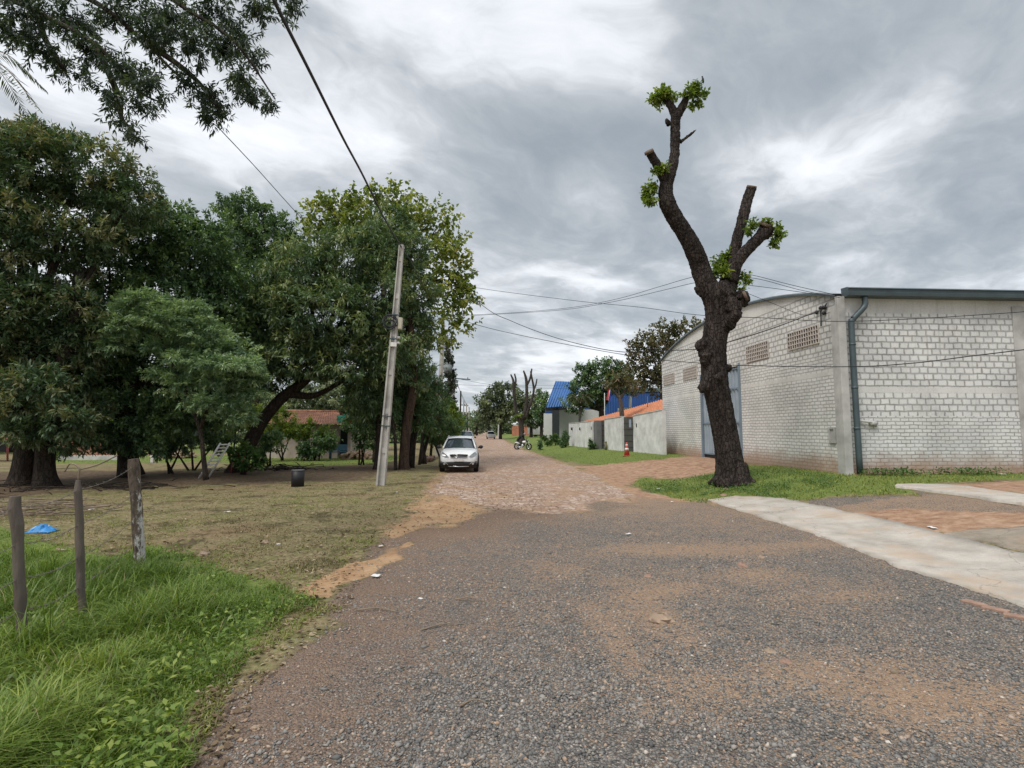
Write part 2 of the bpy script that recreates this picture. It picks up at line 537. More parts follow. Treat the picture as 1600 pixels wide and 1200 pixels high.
    hgt = t.math('SUBTRACT', hgt, t.math('MULTIPLY', mg, t.math('MULTIPLY', gd, .8)))
    t.put(b.inputs['Normal'], t.bump(hgt, .75, .035))
    return m
M_GROUND = ground_mat()

def brick_mat(name, axis, z_thin, paint=(.66, .655, .64), bands=(), joint=.6, bare=.3):
    """white painted block work: hollow blocks above z_thin, thin bricks below; axis = index of the horizontal axis"""
    m, t, b = new_mat(name)
    p = t.pos()
    xyz = t.sep(p)
    hor, z = xyz[axis], xyz[2]
    wob = t.math('MULTIPLY', t.math('SUBTRACT', t.noise(p, 3.2, 4, .65), .5), .13)
    u = t.math('ADD', hor, wob)
    v = t.math('ADD', z, t.math('MULTIPLY', t.math('SUBTRACT', t.noise(p, 2.6, 5, .65), .5), .085))
    def brick(bw, bh, mort):
        n = t.n.new('ShaderNodeTexBrick')
        t.put(n.inputs['Vector'], t.comb(u, v, 0))
        n.inputs['Scale'].default_value = 1.0
        n.inputs['Mortar Size'].default_value = mort
        n.inputs['Mortar Smooth'].default_value = 1.0
        n.inputs['Brick Width'].default_value = bw
        n.inputs['Row Height'].default_value = bh
        n.inputs['Color1'].default_value = (1, 1, 1, 1); n.inputs['Color2'].default_value = (.80, .80, .80, 1)
        n.inputs['Mortar'].default_value = (0, 0, 0, 1)
        return n.outputs['Fac'], n.outputs['Color']
    f1, k1 = brick(.31, .205, .050)
    f2, k2 = brick(.30, .118, .030)
    thin = t.step(z, z_thin + .02, z_thin - .02)
    fac = t.math('ADD', t.math('MULTIPLY', f1, t.math('SUBTRACT', 1, thin)), t.math('MULTIPLY', f2, thin))
    kc = t.mix(thin, k1, k2)
    thr = t.math('ADD', .28, t.math('MULTIPLY', t.noise(p, 5, 7, .8), 1.0))
    fac = t.step(t.math('SUBTRACT', fac, thr), -.08, .10)
    vis = t.math('MULTIPLY', t.step(t.noise(p, 1.9, 7, .76), .43, .64, .04, 1.0), t.step(t.noise(p, .75, 4, .6), .36, .52, .25, 1.0))      # the paint fills many joints
    big = t.noise(p, .5, 5, .6)
    fine = t.noise(p, 18, 6, .7)
    plain = 0.0
    for (z0, z1) in bands:
        pl = t.math('MULTIPLY', t.step(z, z0 - .02, z0 + .02), t.step(z, z1 + .02, z1 - .02))
        plain = t.math('ADD', plain, pl, clamp=True)
    mort = t.math('MULTIPLY', t.math('MULTIPLY', fac, vis), t.math('SUBTRACT', 1, plain))
    pc = t.ramp(t.math('ADD', t.math('MULTIPLY', big, .6), t.math('MULTIPLY', fine, .4)), [(.32, tuple(x * .66 for x in paint)), (.55, paint), (.8, tuple(min(1, x * 1.12) for x in paint))])
    pc = t.mix(t.math('MULTIPLY', t.math('SUBTRACT', 1, plain), .5), pc, t.mix(1.0, pc, kc, 'MULTIPLY'))
    pc = t.mix(t.math('MULTIPLY', plain, .40), pc, t.mix(1.0, pc, (.72, .70, .67), 'MULTIPLY'))
    # bare clay where the paint has flaked off
    flake = t.math('MULTIPLY', t.step(t.noise(p, 2.6, 6, .72), .60, .68), t.math('SUBTRACT', 1, plain))
    c = t.mix(t.math('MULTIPLY', flake, t.math('ADD', .08, t.math('MULTIPLY', fac, bare))), pc, (.27, .17, .125))
    c = t.mix(t.math('MULTIPLY', mort, joint), c, t.mix(t.step(t.noise(p, 2, 4), .45, .62), (.155, .145, .135), (.27, .20, .165)))
    # soot and dirt streaks, mud splashed at the foot
    dirt = t.math('MULTIPLY', t.step(t.noise(t.scale(p, (.7, .7, 1.6)), .9, 5, .65), .56, .72), t.step(z, 2.0, .9))
    c = t.mix(t.math('MULTIPLY', dirt, .45), c, (.20, .18, .16))
    strk = t.step(t.noise(t.scale(p, (5, 5, .22)), 1.6, 4, .6), .56, .75)
    c = t.mix(t.math('MULTIPLY', strk, .30), c, (.28, .26, .24))
    mud = t.step(t.math('ADD', z, t.math('MULTIPLY', t.math('SUBTRACT', t.noise(p, 1.8, 5, .65), .5), .9)), 1.30, .50)
    c = t.mix(t.math('MULTIPLY', mud, .8), c, (.36, .215, .135))
    t.put(b.inputs['Base Color'], c)
    b.inputs['Roughness'].default_value = .88
    b.inputs['Specular IOR Level'].default_value = .2
    hh = t.math('SUBTRACT', t.math('MULTIPLY', fine, .35), t.math('MULTIPLY', mort, .8))
    t.put(b.inputs['Normal'], t.bump(hh, .8, .02))
    return m
M_FACADE = brick_mat('painted_brick_front', 1, 4.4, (.82, .805, .78), ((3.66, 3.80), (6.6, 9)), .27, .07)
_c = gp(1320, 741)
_z = lambda py, px=1420: float(on_y(px, py, _c[1])[2])
M_SIDE = brick_mat('painted_brick_side', 0, _z(650), (.80, .80, .79), ((_z(490), 7.5), (_z(614), _z(605))), .36, .16)

M_CONC = mat('concrete', (.44, .41, .365), .9, .28, 2.0, .35, 40)
M_POLE = mat('pole_concrete', (.47, .45, .42), .85, .3, 2.5, .4, 30)
M_WALLG = mat('grey_render', (.70, .695, .685), .9, .22, 1.6, .3, 20, col2=(.50, .495, .49))
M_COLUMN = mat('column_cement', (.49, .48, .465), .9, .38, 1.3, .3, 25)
M_GUT = mat('gutter_metal', (.085, .115, .130), .5, .2, 2, metal=.2)
M_GATE = mat('gate_blue_metal', (.31, .37, .43), .55, .18, 1.5, metal=.1)
M_GATED = mat('gate_frame_blue', (.20, .255, .31), .55, .18, 1.5)
M_BLACKM = mat('black_plastic', (.018, .018, .02), .55, .2)
M_DKMET = mat('dark_metal_door', (.075, .072, .066), .6, .2)
M_TERRA = mat('vent_brick', (.58, .52, .48), .9, .25, 6)
M_HOLE = mat('vent_hole_shade', (.030, .018, .016), .95, .2)
M_WIRE = mat('cable_black', (.022, .024, .028), .6, .1)
M_BARB = mat('rusty_wire', (.16, .14, .12), .6, .3)
M_POST = mat('weathered_post', (.135, .11, .092), .9, .45, 5, .7, 25, stretch=(1, 1, .2))
def whitewash_mat():
    m, t, b = new_mat('whitewashed_post')
    c = t.scale(t.coord(), (1, 1, .4))
    n = t.noise(c, 16, 6, .7)
    x = t.sep(t.coord())[0]
    f = t.step(t.math('ADD', n, t.math('MULTIPLY', x, 1.6)), .44, .54)
    t.put(b.inputs['Base Color'], t.mix(f, t.ramp(t.noise(c, 30, 4), [(.3, (.05, .036, .028)), (.7, (.16, .12, .09))]), t.ramp(n, [(.4, (.42, .40, .37)), (.7, (.60, .58, .55))])))
    b.inputs['Roughness'].default_value = .9
    t.put(b.inputs['Normal'], t.bump(n, .8, .02))
    return m
M_POSTW = whitewash_mat()
M_WHITE = mat('white_car_paint', (.76, .77, .78), .25, .04, 1, coat=.5)
M_SILVER = mat('silver_car_paint', (.30, .34, .39), .3, .06, 1, metal=.3, coat=.5)
M_GLASS = mat('car_glass', (.035, .05, .06), .06, .2, 1.5, spec=.9)
M_LAMP = mat('headlamp_lens', (.20, .22, .23), .12, .3, 8, spec=.8)
M_CHROME = mat('chrome', (.55, .56, .58), .2, .1, metal=.9)
M_TYRE = mat('tyre_rubber', (.016, .016, .016), .85, .2)
M_RIM = mat('wheel_rim', (.35, .36, .38), .4, .1, metal=.6)
M_PLATE = mat('number_plate', (.62, .58, .57), .5, .12, 14)
M_BLUER = mat('blue_sheet_metal', (.045, .15, .40), .45, .14, .6, spec=.4)
M_BLUEW = mat('blue_shed_wall', (.022, .07, .24), .5, .25, .4)
M_WHITEW = mat('white_wall', (.60, .60, .585), .85, .12, .8)
M_DGREY = mat('dark_column', (.035, .042, .048), .7, .2)
M_ORANGE = mat('orange_roof_tile', (.52, .205, .105), .8, .25, 3)
M_OLDTILE = mat('old_roof_tile', (.36, .17, .105), .9, .5, 2.2, .4, 20, col2=(.12, .075, .055))
M_OLDWALL = mat('stained_house_wall', (.42, .37, .33), .9, .35, .8, .3, 12, col2=(.24, .18, .14))
M_BRICKO = mat('orange_brick', (.40, .165, .10), .9, .3, 2)
M_RED = mat('red_plastic', (.50, .045, .04), .5, .1)
M_PINK = mat('pink_fabric', (.56, .13, .16), .7, .2)
M_CONE = mat('cone_red', (.52, .075, .06), .5, .1)
M_BLUEBAG = mat('blue_plastic_bag', (.045, .26, .60), .35, .25, 12)
M_PAPER = mat('white_litter', (.72, .70, .68), .7, .12, 10)
M_ROCK = mat('sandstone', (.36, .265, .19), .9, .35, 6, .5, 20)
M_BRICKP = mat('broken_brick', (.34, .215, .16), .9, .3, 8, .5, 30)
M_LOG = mat('log_bark', (.14, .085, .065), .9, .35, 6, .5, 25)
M_STICK = mat('dry_wood', (.26, .20, .145), .9, .35, 8)
M_TEAL = mat('teal_tarp', (.10, .45, .33), .6, .2)
M_BLUEB = mat('blue_bench', (.06, .14, .20), .6, .3)
M_CLOTHD = mat('black_clothes', (.02, .021, .024), .8, .2)
M_SKIN = mat('skin', (.33, .19, .13), .6, .1)
M_BOXC = mat('cream_box', (.50, .46, .37), .6, .12)
M_FLAGR = mat('flag_red', (.50, .035, .045), .7, .1)
M_FLAGW = mat('flag_white', (.70, .70, .72), .7, .05)
M_FLAGB = mat('flag_blue', (.04, .07, .32), .7, .05)
M_CUT = mat('cut_wood', (.15, .105, .078), .85, .3, 8)
M_ROOFM = mat('vault_roof_metal', (.33, .34, .35), .5, .15, metal=.4)

# ------------------------------------------------------------------ ground: one sheet, split where its surface changes
def sdf(x, y, poly):
    """signed distance to a polygon, inside positive"""
    P = np.array(poly, float)
    d = np.full(x.shape, 1e9); ins = np.zeros(x.shape, bool)
    for i in range(len(P)):
        a, b = P[i], P[(i + 1) % len(P)]
        e = b - a
        t = np.clip(((x - a[0]) * e[0] + (y - a[1]) * e[1]) / (e @ e + 1e-9), 0, 1)
        d = np.minimum(d, np.hypot(x - a[0] - t * e[0], y - a[1] - t * e[1]))
        c = (a[1] > y) != (b[1] > y)
        xi = a[0] + (y - a[1]) / (e[1] if abs(e[1]) > 1e-9 else 1e-9) * e[0]
        ins ^= c & (x < xi)
    return np.where(ins, d, -d)

def gpoly(pts):
    return [gp(*p)[:2] for p in pts]

POLY = dict(
    gravel=gpoly([(622, 832), (660, 822), (700, 822), (742, 800), (830, 801), (900, 796), (960, 786), (1030, 782), (1112, 784), (1150, 792), (1260, 822), (1340, 850), (1430, 882), (1530, 915), (1620, 940), (1800, 1000), (2600, 1350), (1700, 2200), (300, 2600), (240, 1300), (290, 1180), (330, 1090), (410, 1025), (470, 985), (520, 935), (545, 880), (590, 845)]),
    cobble=gpoly([(640, 828), (655, 790), (690, 745), (716, 715), (736, 690), (745, 678), (746, 673.6), (758, 673.6), (770, 678), (790, 690), (815, 702), (850, 714), (890, 728), (930, 745), (985, 770), (1010, 790), (940, 800), (760, 815)]),
    lawn=gpoly([(765, 676.2), (790, 684), (812, 697), (845, 709), (880, 719), (930, 727), (1000, 722), (1050, 716), (1075, 711), (1035, 703), (945, 694), (880, 688), (800, 677)]),
    mound=gpoly([(985, 757), (1000, 745), (1060, 748), (1110, 742), (1160, 727), (1240, 728), (1330, 742), (1420, 742), (1600, 736), (1600, 748), (1480, 755), (1400, 760), (1430, 774), (1330, 774), (1240, 782), (1160, 775), (1110, 786), (1050, 782), (1010, 768)]),
    drive=gpoly([(925, 742), (900, 728), (960, 724), (1040, 717), (1110, 712), (1165, 720), (1110, 741), (1060, 747), (1000, 745), (985, 760), (1040, 778), (1110, 785), (1000, 788), (960, 770)]),
    rubble=gpoly([(1270, 792), (1330, 783), (1430, 782), (1600, 792), (1800, 800), (1800, 822), (1600, 824), (1480, 836), (1400, 820), (1330, 806)]),
    backdirt=gpoly([(1480, 756), (1560, 752), (1700, 752), (1900, 760), (1900, 780), (1600, 770), (1520, 765)]),
    greypatch=gpoly([(1250, 782), (1330, 775), (1420, 774), (1440, 768), (1520, 779), (1620, 796), (1800, 812), (1620, 806), (1500, 798), (1420, 796), (1320, 800), (1280, 793)]),
    tall=gpoly([(-200, 800), (0, 822), (60, 845), (180, 868), (240, 850), (330, 885), (400, 905), (474, 935), (440, 962), (400, 1005), (330, 1085), (290, 1140), (255, 1200), (150, 1500), (-700, 1500), (-700, 800)]),
    yardlawn=gpoly([(60, 713), (330, 711), (600, 711), (640, 712), (600, 724), (480, 730), (330, 722), (80, 725)]),
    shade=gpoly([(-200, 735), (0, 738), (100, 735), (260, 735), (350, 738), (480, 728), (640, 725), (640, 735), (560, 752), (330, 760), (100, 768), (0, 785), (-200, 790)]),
    sandl=gpoly([(498, 935), (520, 915), (545, 905), (575, 895), (600, 880), (640, 868), (640, 850), (600, 856), (580, 872), (545, 880), (505, 905), (480, 930)]),
    sandr=gpoly([(615, 838), (640, 805), (680, 772), (720, 770), (745, 800), (700, 820), (660, 822)]),
)
# the cobbled street continues straight to its far end
def ground_masks(x, y):
    nz = fbm(x * 1.3, y * 1.3, 3, 4) - .5
    nl = fbm(x * .35, y * .35, 9, 3) - .5
    dist = np.hypot(x, y)
    sl = 1.0 + dist * .01
    def mk(key, soft, amp):
        return np.clip(.5 + (sdf(x, y, POLY[key]) + nz * amp * sl) / (2 * soft * sl), 0, 1)
    m = {}
    sand_on = np.maximum(mk('sandl', .15, .9), mk('sandr', .25, 1.1))
    m['m_gravel'] = np.maximum(np.clip(.5 + (sdf(x, y, POLY['gravel']) + nz * (.9 + 1.2 * sstep(9, 12, y)) * sl) / (2 * (.34 + .75 * sstep(9.5, 12.5, y)) * sl), 0, 1), mk('greypatch', .25, .5) * .95) * (1 - .8 * sand_on)
    m['m_cobble'] = mk('cobble', .35, .8) * (1 - .6 * mk('sandr', .3, 1.0)) * (1 - .5 * np.exp(-np.abs(sdf(x, y, POLY['gravel'])) / 1.3) * (nz > -.05))
    m['m_green'] = np.maximum.reduce([mk('lawn', .5, 1.2), mk('mound', .25, .8) * .95, mk('tall', .2, .3), mk('yardlawn', .5, 1.0) * .9, np.where((x < -10) & (y > 45), .6, 0), np.where((x > 6) & (y > 60), .6, 0)])
    m['m_red'] = np.maximum.reduce([mk('drive', .3, .9), mk('rubble', .3, .9), mk('backdirt', .4, .6)])
    road = np.clip(1 - np.abs(sdf(x, y, POLY['cobble'])) / 1.1, 0, 1) * .55
    ge = np.clip(1 - np.abs(sdf(x, y, POLY['gravel'])) / .6, 0, 1) * .35
    m['m_sand'] = np.maximum.reduce([mk('sandl', .15, .5), mk('sandr', .3, .9), road, np.where(x < 3, ge, ge * .4), .6 * np.exp(-np.abs(sdf(x, y, POLY['gravel'])) / 1.5) * (y > 10)])
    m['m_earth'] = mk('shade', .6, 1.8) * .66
    # drifts of sandy dust on the gravel, brown soil along its left margin
    sg = sdf(x, y, POLY['gravel'])
    du = np.zeros_like(x)
    for px, py, rx, ry, k in ((1080, 858, 1.5, .55, .75), (1010, 950, .35, 1.0, .6), (960, 1000, .22, .9, .62), (1330, 1060, .8, .5, .7), (1100, 1080, .7, .4, .5), (1450, 1100, .8, .5, .65), (870, 890, .4, .5, .45), (1040, 920, .5, .3, .55), (1180, 900, .6, .3, .5), (1250, 850, .8, .25, .6), (720, 835, .6, .4, .4), (1330, 930, .7, .2, .45)):
        g = gp(px, py)
        du = np.maximum(du, k * np.exp(-((x - g[0]) / rx) ** 2 - ((y - g[1]) / ry) ** 2))
    m['m_dust'] = np.clip(du * 1.3 + .19 + .75 * nl + .85 * np.exp(-np.abs(sdf(x, y, POLY['cobble'])) / 1.5) + .35 * np.exp(-np.clip(sg, 0, 9) / .5) * (x > 4) + .10 * sstep(1.5, 4.0, x), 0, 1)
    left = sstep(.9, -.4, x + .15 * y * 0 + .55 - .0 * y)
    m['m_dust'] = np.where((x > 6.6) & (y > 11.5), m['m_dust'] * .2, m['m_dust'])
    m['m_brown'] = np.clip(np.exp(-np.clip(sg, 0, 9) / 1.5) * (x < 1.8) * 1.15 + .12 + .4 * nl, 0, 1)
    return m

ang = np.concatenate([np.linspace(-62, 62, 440), np.linspace(62, 298, 84)[1:-1]])
rad = np.concatenate([[0.0, .6], np.geomspace(1.1, 2200, 500)])
A, RR = np.meshgrid(np.radians(ang) + YAW, rad)
gx, gy = RR * np.sin(A), RR * np.cos(A)
gz = H(gx, gy)
near = np.clip(1 - RR / 60, 0, 1)
gz = gz + near * ((fbm(gx * 1.7, gy * 1.7, 21, 4) - .5) * .05 + (fbm(gx * 9, gy * 9, 31, 3) - .5) * .012)
GM = ground_masks(gx, gy)
# mounds of turf, scraped soil on the left yard
gz = gz + .05 * GM['m_earth'] * fbm(gx * 2.2, gy * 2.2, 41, 4)
nr, na = gx.shape
idx = np.arange(nr * na).reshape(nr, na)
nxt = np.roll(idx, -1, axis=1)
gf = np.stack([idx[:-1].ravel(), nxt[:-1].ravel(), nxt[1:].ravel(), idx[1:].ravel()], 1)[:, ::-1]
gv = np.stack([gx.ravel(), gy.ravel(), gz.ravel()], 1)
fm = {k: v.ravel()[gf].mean(1) for k, v in GM.items()}
sg_f = sdf(gx, gy, POLY['gravel']).ravel()[gf].mean(1)
is_g = (fm['m_gravel'] > .5) & (sg_f > -.8)
is_c = (~is_g) & (fm['m_cobble'] > .5)
for nm, sel in (('gravel_road', is_g), ('cobbled_road', is_c), ('ground', ~(is_g | is_c))):
    f = gf[sel]
    u, inv = np.unique(f, return_inverse=True)
    o = np_mesh(nm, gv[u], inv.reshape(f.shape), M_GROUND, base=(0, 0, 0), smooth=True, attrs={k: v.ravel()[u] for k, v in GM.items()})
    tag(o, kind='structure', label={'gravel_road': 'dark crushed stone gravel with sandy drifts in the foreground', 'cobbled_road': 'pinkish cobbled street running away to the trees', 'ground': 'dry mown grass, soil and turf beside the street'}[nm], cat='ground' if nm == 'ground' else 'road')

def inside(x, y, key):
    return sdf(x, y, POLY[key])

# concrete driveway strips, laid as thin slabs
def slab(name, A_, B_, h, label, m=M_CONC, rag=.05):
    a = smooth_path([gp(*p)[:2] for p in A_], 14); b = smooth_path([gp(*p)[:2] for p in B_], 14)
    n = 170
    def rs(p):
        s = np.concatenate([[0], np.cumsum(np.linalg.norm(np.diff(p, axis=0), axis=1))])
        t = np.linspace(0, s[-1], n)
        return np.stack([np.interp(t, s, p[:, i]) for i in range(2)], 1)
    a, b = rs(a), rs(b)
    a = a + (fbm(a[:, 0] * 4, a[:, 1] * 4, 5, 5)[:, None] - .5) * rag * 3.2
    b = b + (fbm(b[:, 0] * 4, b[:, 1] * 4, 6, 5)[:, None] - .5) * rag * 3.2
    G = []
    for t in [0, 0, .12, .3, .5, .7, .88, 1, 1]:
        G.append(a * (1 - t) + b * t)
    G = np.array(G)
    z = H(G[..., 0], G[..., 1]) + h
    z[0] -= h + .06; z[-1] -= h + .06
    mb = MB().grid(np.dstack([G, z]), True)
    o = mb.build(name, m)
    return tag(o, label=label, cat='path', kind='structure')

def conc_mat(name, c1, c2, sandy):
    m, t, b = new_mat(name)
    p = t.pos()
    n = t.noise(p, 1.6, 6, .65); f = t.noise(p, 22, 5, .7); s = t.noise(p, 90, 2, .5)
    col = t.ramp(n, [(.3, tuple(v * .8 for v in c2)), (.62, c1)])
    col = t.mix(t.step(f, .50, .72, 0, .55), col, tuple(x * .7 for x in c1))
    col = t.mix(t.step(s, .62, .7, 0, .55), col, (.16, .14, .12))
    col = t.mix(t.step(t.noise(p, .9, 8, .75), .48, .64, 0, .6), col, sandy)
    crack = t.voro(t.vmath('ADD', p, t.scale(t.noise(p, 2, 4, color=True), .5)), .55, 'DISTANCE_TO_EDGE')
    col = t.mix(t.step(crack, .006, .002, 0, .4), col, (.16, .135, .11))
    t.put(b.inputs['Base Color'], col)
    b.inputs['Roughness'].default_value = .9
    b.inputs['Specular IOR Level'].default_value = .2
    t.put(b.inputs['Normal'], t.bump(t.math('ADD', f, t.math('MULTIPLY', s, .4)), .35, .015))
    return m
M_STRIP = conc_mat('driveway_concrete', (.52, .475, .42), (.40, .36, .31), (.46, .34, .24))
M_TAN = conc_mat('tan_concrete', (.36, .31, .25), (.26, .22, .17), (.40, .29, .20))
slab('concrete_path', [(1106, 782), (1180, 806), (1290, 842), (1420, 891), (1600, 950), (1900, 1050)], [(1150, 776), (1220, 780), (1290, 794), (1400, 818), (1600, 868), (1900, 940)], .03, 'long pale concrete driveway strip edging the gravel road', M_STRIP)
slab('concrete_path', [(1398, 762), (1440, 767), (1500, 775), (1600, 790), (1900, 825)], [(1402, 759), (1440, 758.5), (1500, 761), (1600, 775), (1900, 808)], .05, 'shorter pale concrete strip near the foot of the brick side wall', M_STRIP)
slab('pavement', [(1474, 837), (1540, 850), (1600, 864), (1900, 930)], [(1478, 835), (1540, 828), (1600, 824), (1900, 812)], .03, 'tan weathered concrete slab beside the pale driveway strip', M_TAN)

# ------------------------------------------------------------------ foliage makers
def unit(v):
    return v / (np.linalg.norm(v, axis=-1, keepdims=True) + 1e-9)

def leaf_quads(p, d, up, L, Wd, fold=.18):
    side = unit(np.cross(d, up))
    nrm = np.cross(side, d)
    L = L[:, None]; Wd = Wd[:, None]
    mid = p + d * L * .45
    v = np.stack([p, mid + side * Wd * .5 + nrm * Wd * fold, p + d * L - nrm * L * .06, mid - side * Wd * .5 + nrm * Wd * fold], 1)
    return v

def crown_leaves(clumps, L, Wd, cov=1.3, per=18, spread=1.6, droop=.35, inner=.45, tips=0.0, flat=1.0, lump=.3):
    """clumps: (centre, radii) in metres. Leaves grow in rosettes on twigs spread through each clump."""
    V, T = [], []
    for c, r in clumps:
        c, r = np.array(c), np.array(r)
        area = 4 * math.pi * (((r[0] * r[1]) ** 1.6 + (r[0] * r[2]) ** 1.6 + (r[1] * r[2]) ** 1.6) / 3) ** (1 / 1.6)
        nt = max(6, int(1.5 * cov * area / (L * Wd * .55) / per))
        u = unit(rng.normal(size=(nt, 3)))
        k = rng.uniform(inner, 1, nt) ** .6
        ln = np.sin(u[:, 0] * 4.1 + c[0] * 3) * np.sin(u[:, 1] * 4.7 + c[1]) + np.sin(u[:, 2] * 5.3 + c[2] * 2 + u[:, 0] * 3) * .7
        k = k * (1 + lump * ln * .6)
        tw = c + u * r * k[:, None]
        tw = tw + rng.normal(size=tw.shape) * .05 * r
        out = unit(u / r + rng.normal(size=u.shape) * .35 + np.array([0, 0, .25]))
        shade = np.clip(.38 + .24 * ln + rng.normal(size=nt) * .14, 0, .86)
        if tips > 0:
            shade = np.where((rng.random(nt) < tips) & (u[:, 2] > -.1) & (k > .75), rng.uniform(.78, .92, nt), shade)
        tt = rng.random((nt, per))
        base = tw[:, None] + out[:, None] * (tt[..., None] - .6) * L * spread
        d = unit(out[:, None] * .45 + rng.normal(size=(nt, per, 3)) * .62 * np.array([1, 1, flat]) + np.array([0, 0, -droop]))
        base = (base + d * L * .15).reshape(-1, 3); d = d.reshape(-1, 3)
        up = unit(np.array([0, 0, 1.0]) + rng.normal(size=d.shape) * .5)
        n = len(d)
        V.append(leaf_quads(base, d, up, L * rng.uniform(.7, 1.25, n), Wd * rng.uniform(.75, 1.2, n)))
        t = np.clip(np.repeat(shade, per) + rng.normal(size=n) * .10, 0, .93)
        T.append(np.repeat(t, 4))
    V = np.concatenate(V); T = np.concatenate(T)
    return V.reshape(-1, 3), np.arange(len(V) * 4).reshape(-1, 4), T

def crown(parent, clumps, m, L, Wd, name='crown', flower=0.0, **kw):
    v, f, t = crown_leaves(clumps, L, Wd, **kw)
    if flower:
        k = rng.random(len(f)) < flower
        t = t.reshape(-1, 4); t[k] = 1.0; t = t.ravel()
    return np_mesh(name, v, f, m, parent, attrs={'tint': t})

def px_clumps(lst):
    """(px, py, rx, ry, depth) in photo pixels -> metres"""
    out = []
    for px, py, rx, ry, d in lst:
        k = d / FPX
        out.append((at(px, py, d), (rx * k, (rx + ry) * .5 * k, ry * k)))
    return out

def px_limb(mb, pts, n=8, k=5):
    """pts (px, py, depth, radius in metres)"""
    P = np.array([[*at(a, b, d), r] for a, b, d, r in pts])
    P = smooth_path(P, k) if len(P) > 2 else P
    mb.tube(P[:, :3], P[:, 3], n)
    return mb

def limbs_to(mb, start, r0, clumps, rnd=.25):
    """tapered limbs from a fork into each clump"""
    for c, r in clumps:
        c = np.array(c); s = np.array(start)
        mid = (s + c) / 2 + np.array([random.uniform(-rnd, rnd), random.uniform(-rnd, rnd), -abs(c[2] - s[2]) * .08])
        P = smooth_path(np.array([[*s, r0], [*mid, r0 * .55], [*c, r0 * .18]]), 5)
        mb.tube(P[:, :3], P[:, 3], 6)

def tree(name, label, base_px, trunk, clumps, leaf, L, Wd, bark=M_BARK, group=None, fork=None, r0=.2, cat='tree', flower=0.0, **kw):
    """trunk: list of limbs [(px, py, depth, r)...]; base at the first limb's first point"""
    b = at(*base_px)
    b[2] = float(H(b[0], b[1]))
    t = thing(name, label, cat, b, group)
    mb = MB()
    for l in trunk:
        px_limb(mb, l)
    cl = px_clumps(clumps)
    if fork is not None:
        limbs_to(mb, at(*fork), r0, cl)
    mb.build('trunk', bark, t)
    crown(t, cl, leaf, L, Wd, flower=flower, **kw)
    return t

# ------------------------------------------------------------------ warehouse on the right
XW = float(gp(1320, 741)[0]); YW = float(gp(1320, 741)[1])
ZE = float(on_x(1306, 463, XW)[2])                       # eave height
YF = float(on_x(1035.5, 640, XW)[1])                     # far end of the front
XR = XW + 34.0
arch = [(YW, ZE)]
sag = float(on_x(1110, 500, XW)[2]) - ZE
for i in range(1, 24):
    s = i / 24
    arch.append((YW + (YF - YW) * s, ZE + sag * (1 - (2 * s - 1) ** 2) ** .92))
arch.append((YF, ZE))
wh = thing('warehouse', 'white painted brick warehouse with arched roof and blue metal gate', 'building', (XW, YW, .45))
gy0, gy1 = float(on_x(1158, 640, XW)[1]), float(on_x(1096, 640, XW)[1])
gz_top = float(on_x(1155, 571, XW)[2])
front = [(XW, YW, .2), (XW, gy0, .2), (XW, gy0, gz_top), (XW, gy1, gz_top), (XW, gy1, .2), (XW, YF, .2)] + [(XW, y, z) for y, z in arch[::-1]]
MB().prism(front, (.22, 0, 0)).build('front_wall', M_FACADE, wh)
MB().lim((XW + .23, YW, .2), (XR, YW + .2, ZE)).build('side_wall', M_SIDE, wh)
MB().lim((XW + .23, YF - .2, .2), (XR, YF, ZE)).build('back_wall', M_WALLG, wh)
G = np.array([[(x, YW + (y - YW) * 1.0, z + dz) for y, z in arch] for x, dz in ((XW - .10, .03), (XW - .10, .09), (XR, .09), (XR, .03))])
MB().grid(G, False).build('roof', M_ROOFM, wh)
rb = MB()
for i in range(len(arch) - 1):
    (y0, z0), (y1, z1) = arch[i], arch[i + 1]
    rb.prism([(XW - .12, y0, z0 - .02), (XW - .12, y1, z1 - .02), (XW - .12, y1, z1 + .05), (XW - .12, y0, z0 + .05)], (.1, 0, 0))
rb.build('roof_edge', M_GUT, wh)
# corner pier, side pilasters, cap beam
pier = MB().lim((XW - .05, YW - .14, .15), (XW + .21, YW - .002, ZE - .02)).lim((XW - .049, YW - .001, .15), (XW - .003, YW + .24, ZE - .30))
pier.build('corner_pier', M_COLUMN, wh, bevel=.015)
x_p = float(on_y(1592, 640, YW)[0])
for k in range(4):
    x0 = x_p + k * 6.0
    MB().lim((x0, YW - .045, .15), (x0 + .42, YW - .002, ZE - .25)).build('pilaster', M_COLUMN, wh, bevel=.01)
xg = float(on_y(1326, 466, YW - .35)[0])
gt = MB()
prof = [(-.02, 0), (-.36, .02), (-.38, .12), (-.33, .14), (-.34, .22), (-.38, .25), (-.30, .30), (.0, .32)]
Gt = np.array([[(x, YW + py, ZE - .06 + pz) for py, pz in prof] for x in (xg, XR)])
gt.grid(Gt, False)
gt.add([(xg, YW + py, ZE - .06 + pz) for py, pz in prof], [tuple(range(len(prof)))])
gt.build('gutter', M_GUT, wh)
xd = XW + .40
dp = MB()
P = smooth_path([[xd + .42, YW - .22, ZE - .05], [xd + .42, YW - .22, ZE - .32], [xd + .30, YW - .2, ZE - .50], [xd + .06, YW - .13, ZE - .78], [xd, YW - .12, ZE - 1.0], [xd, YW - .12, ZE - 3], [xd + .02, YW - .12, .48]], 5)
dp.tube(P, .09, 12)
for zc in (ZE - 1.6, ZE - 3.0, ZE - 4.3):
    dp.cyl((xd, YW - .12, zc - .03), (xd, YW - .12, zc + .03), .10)
dp.build('downspout', M_GUT, wh)
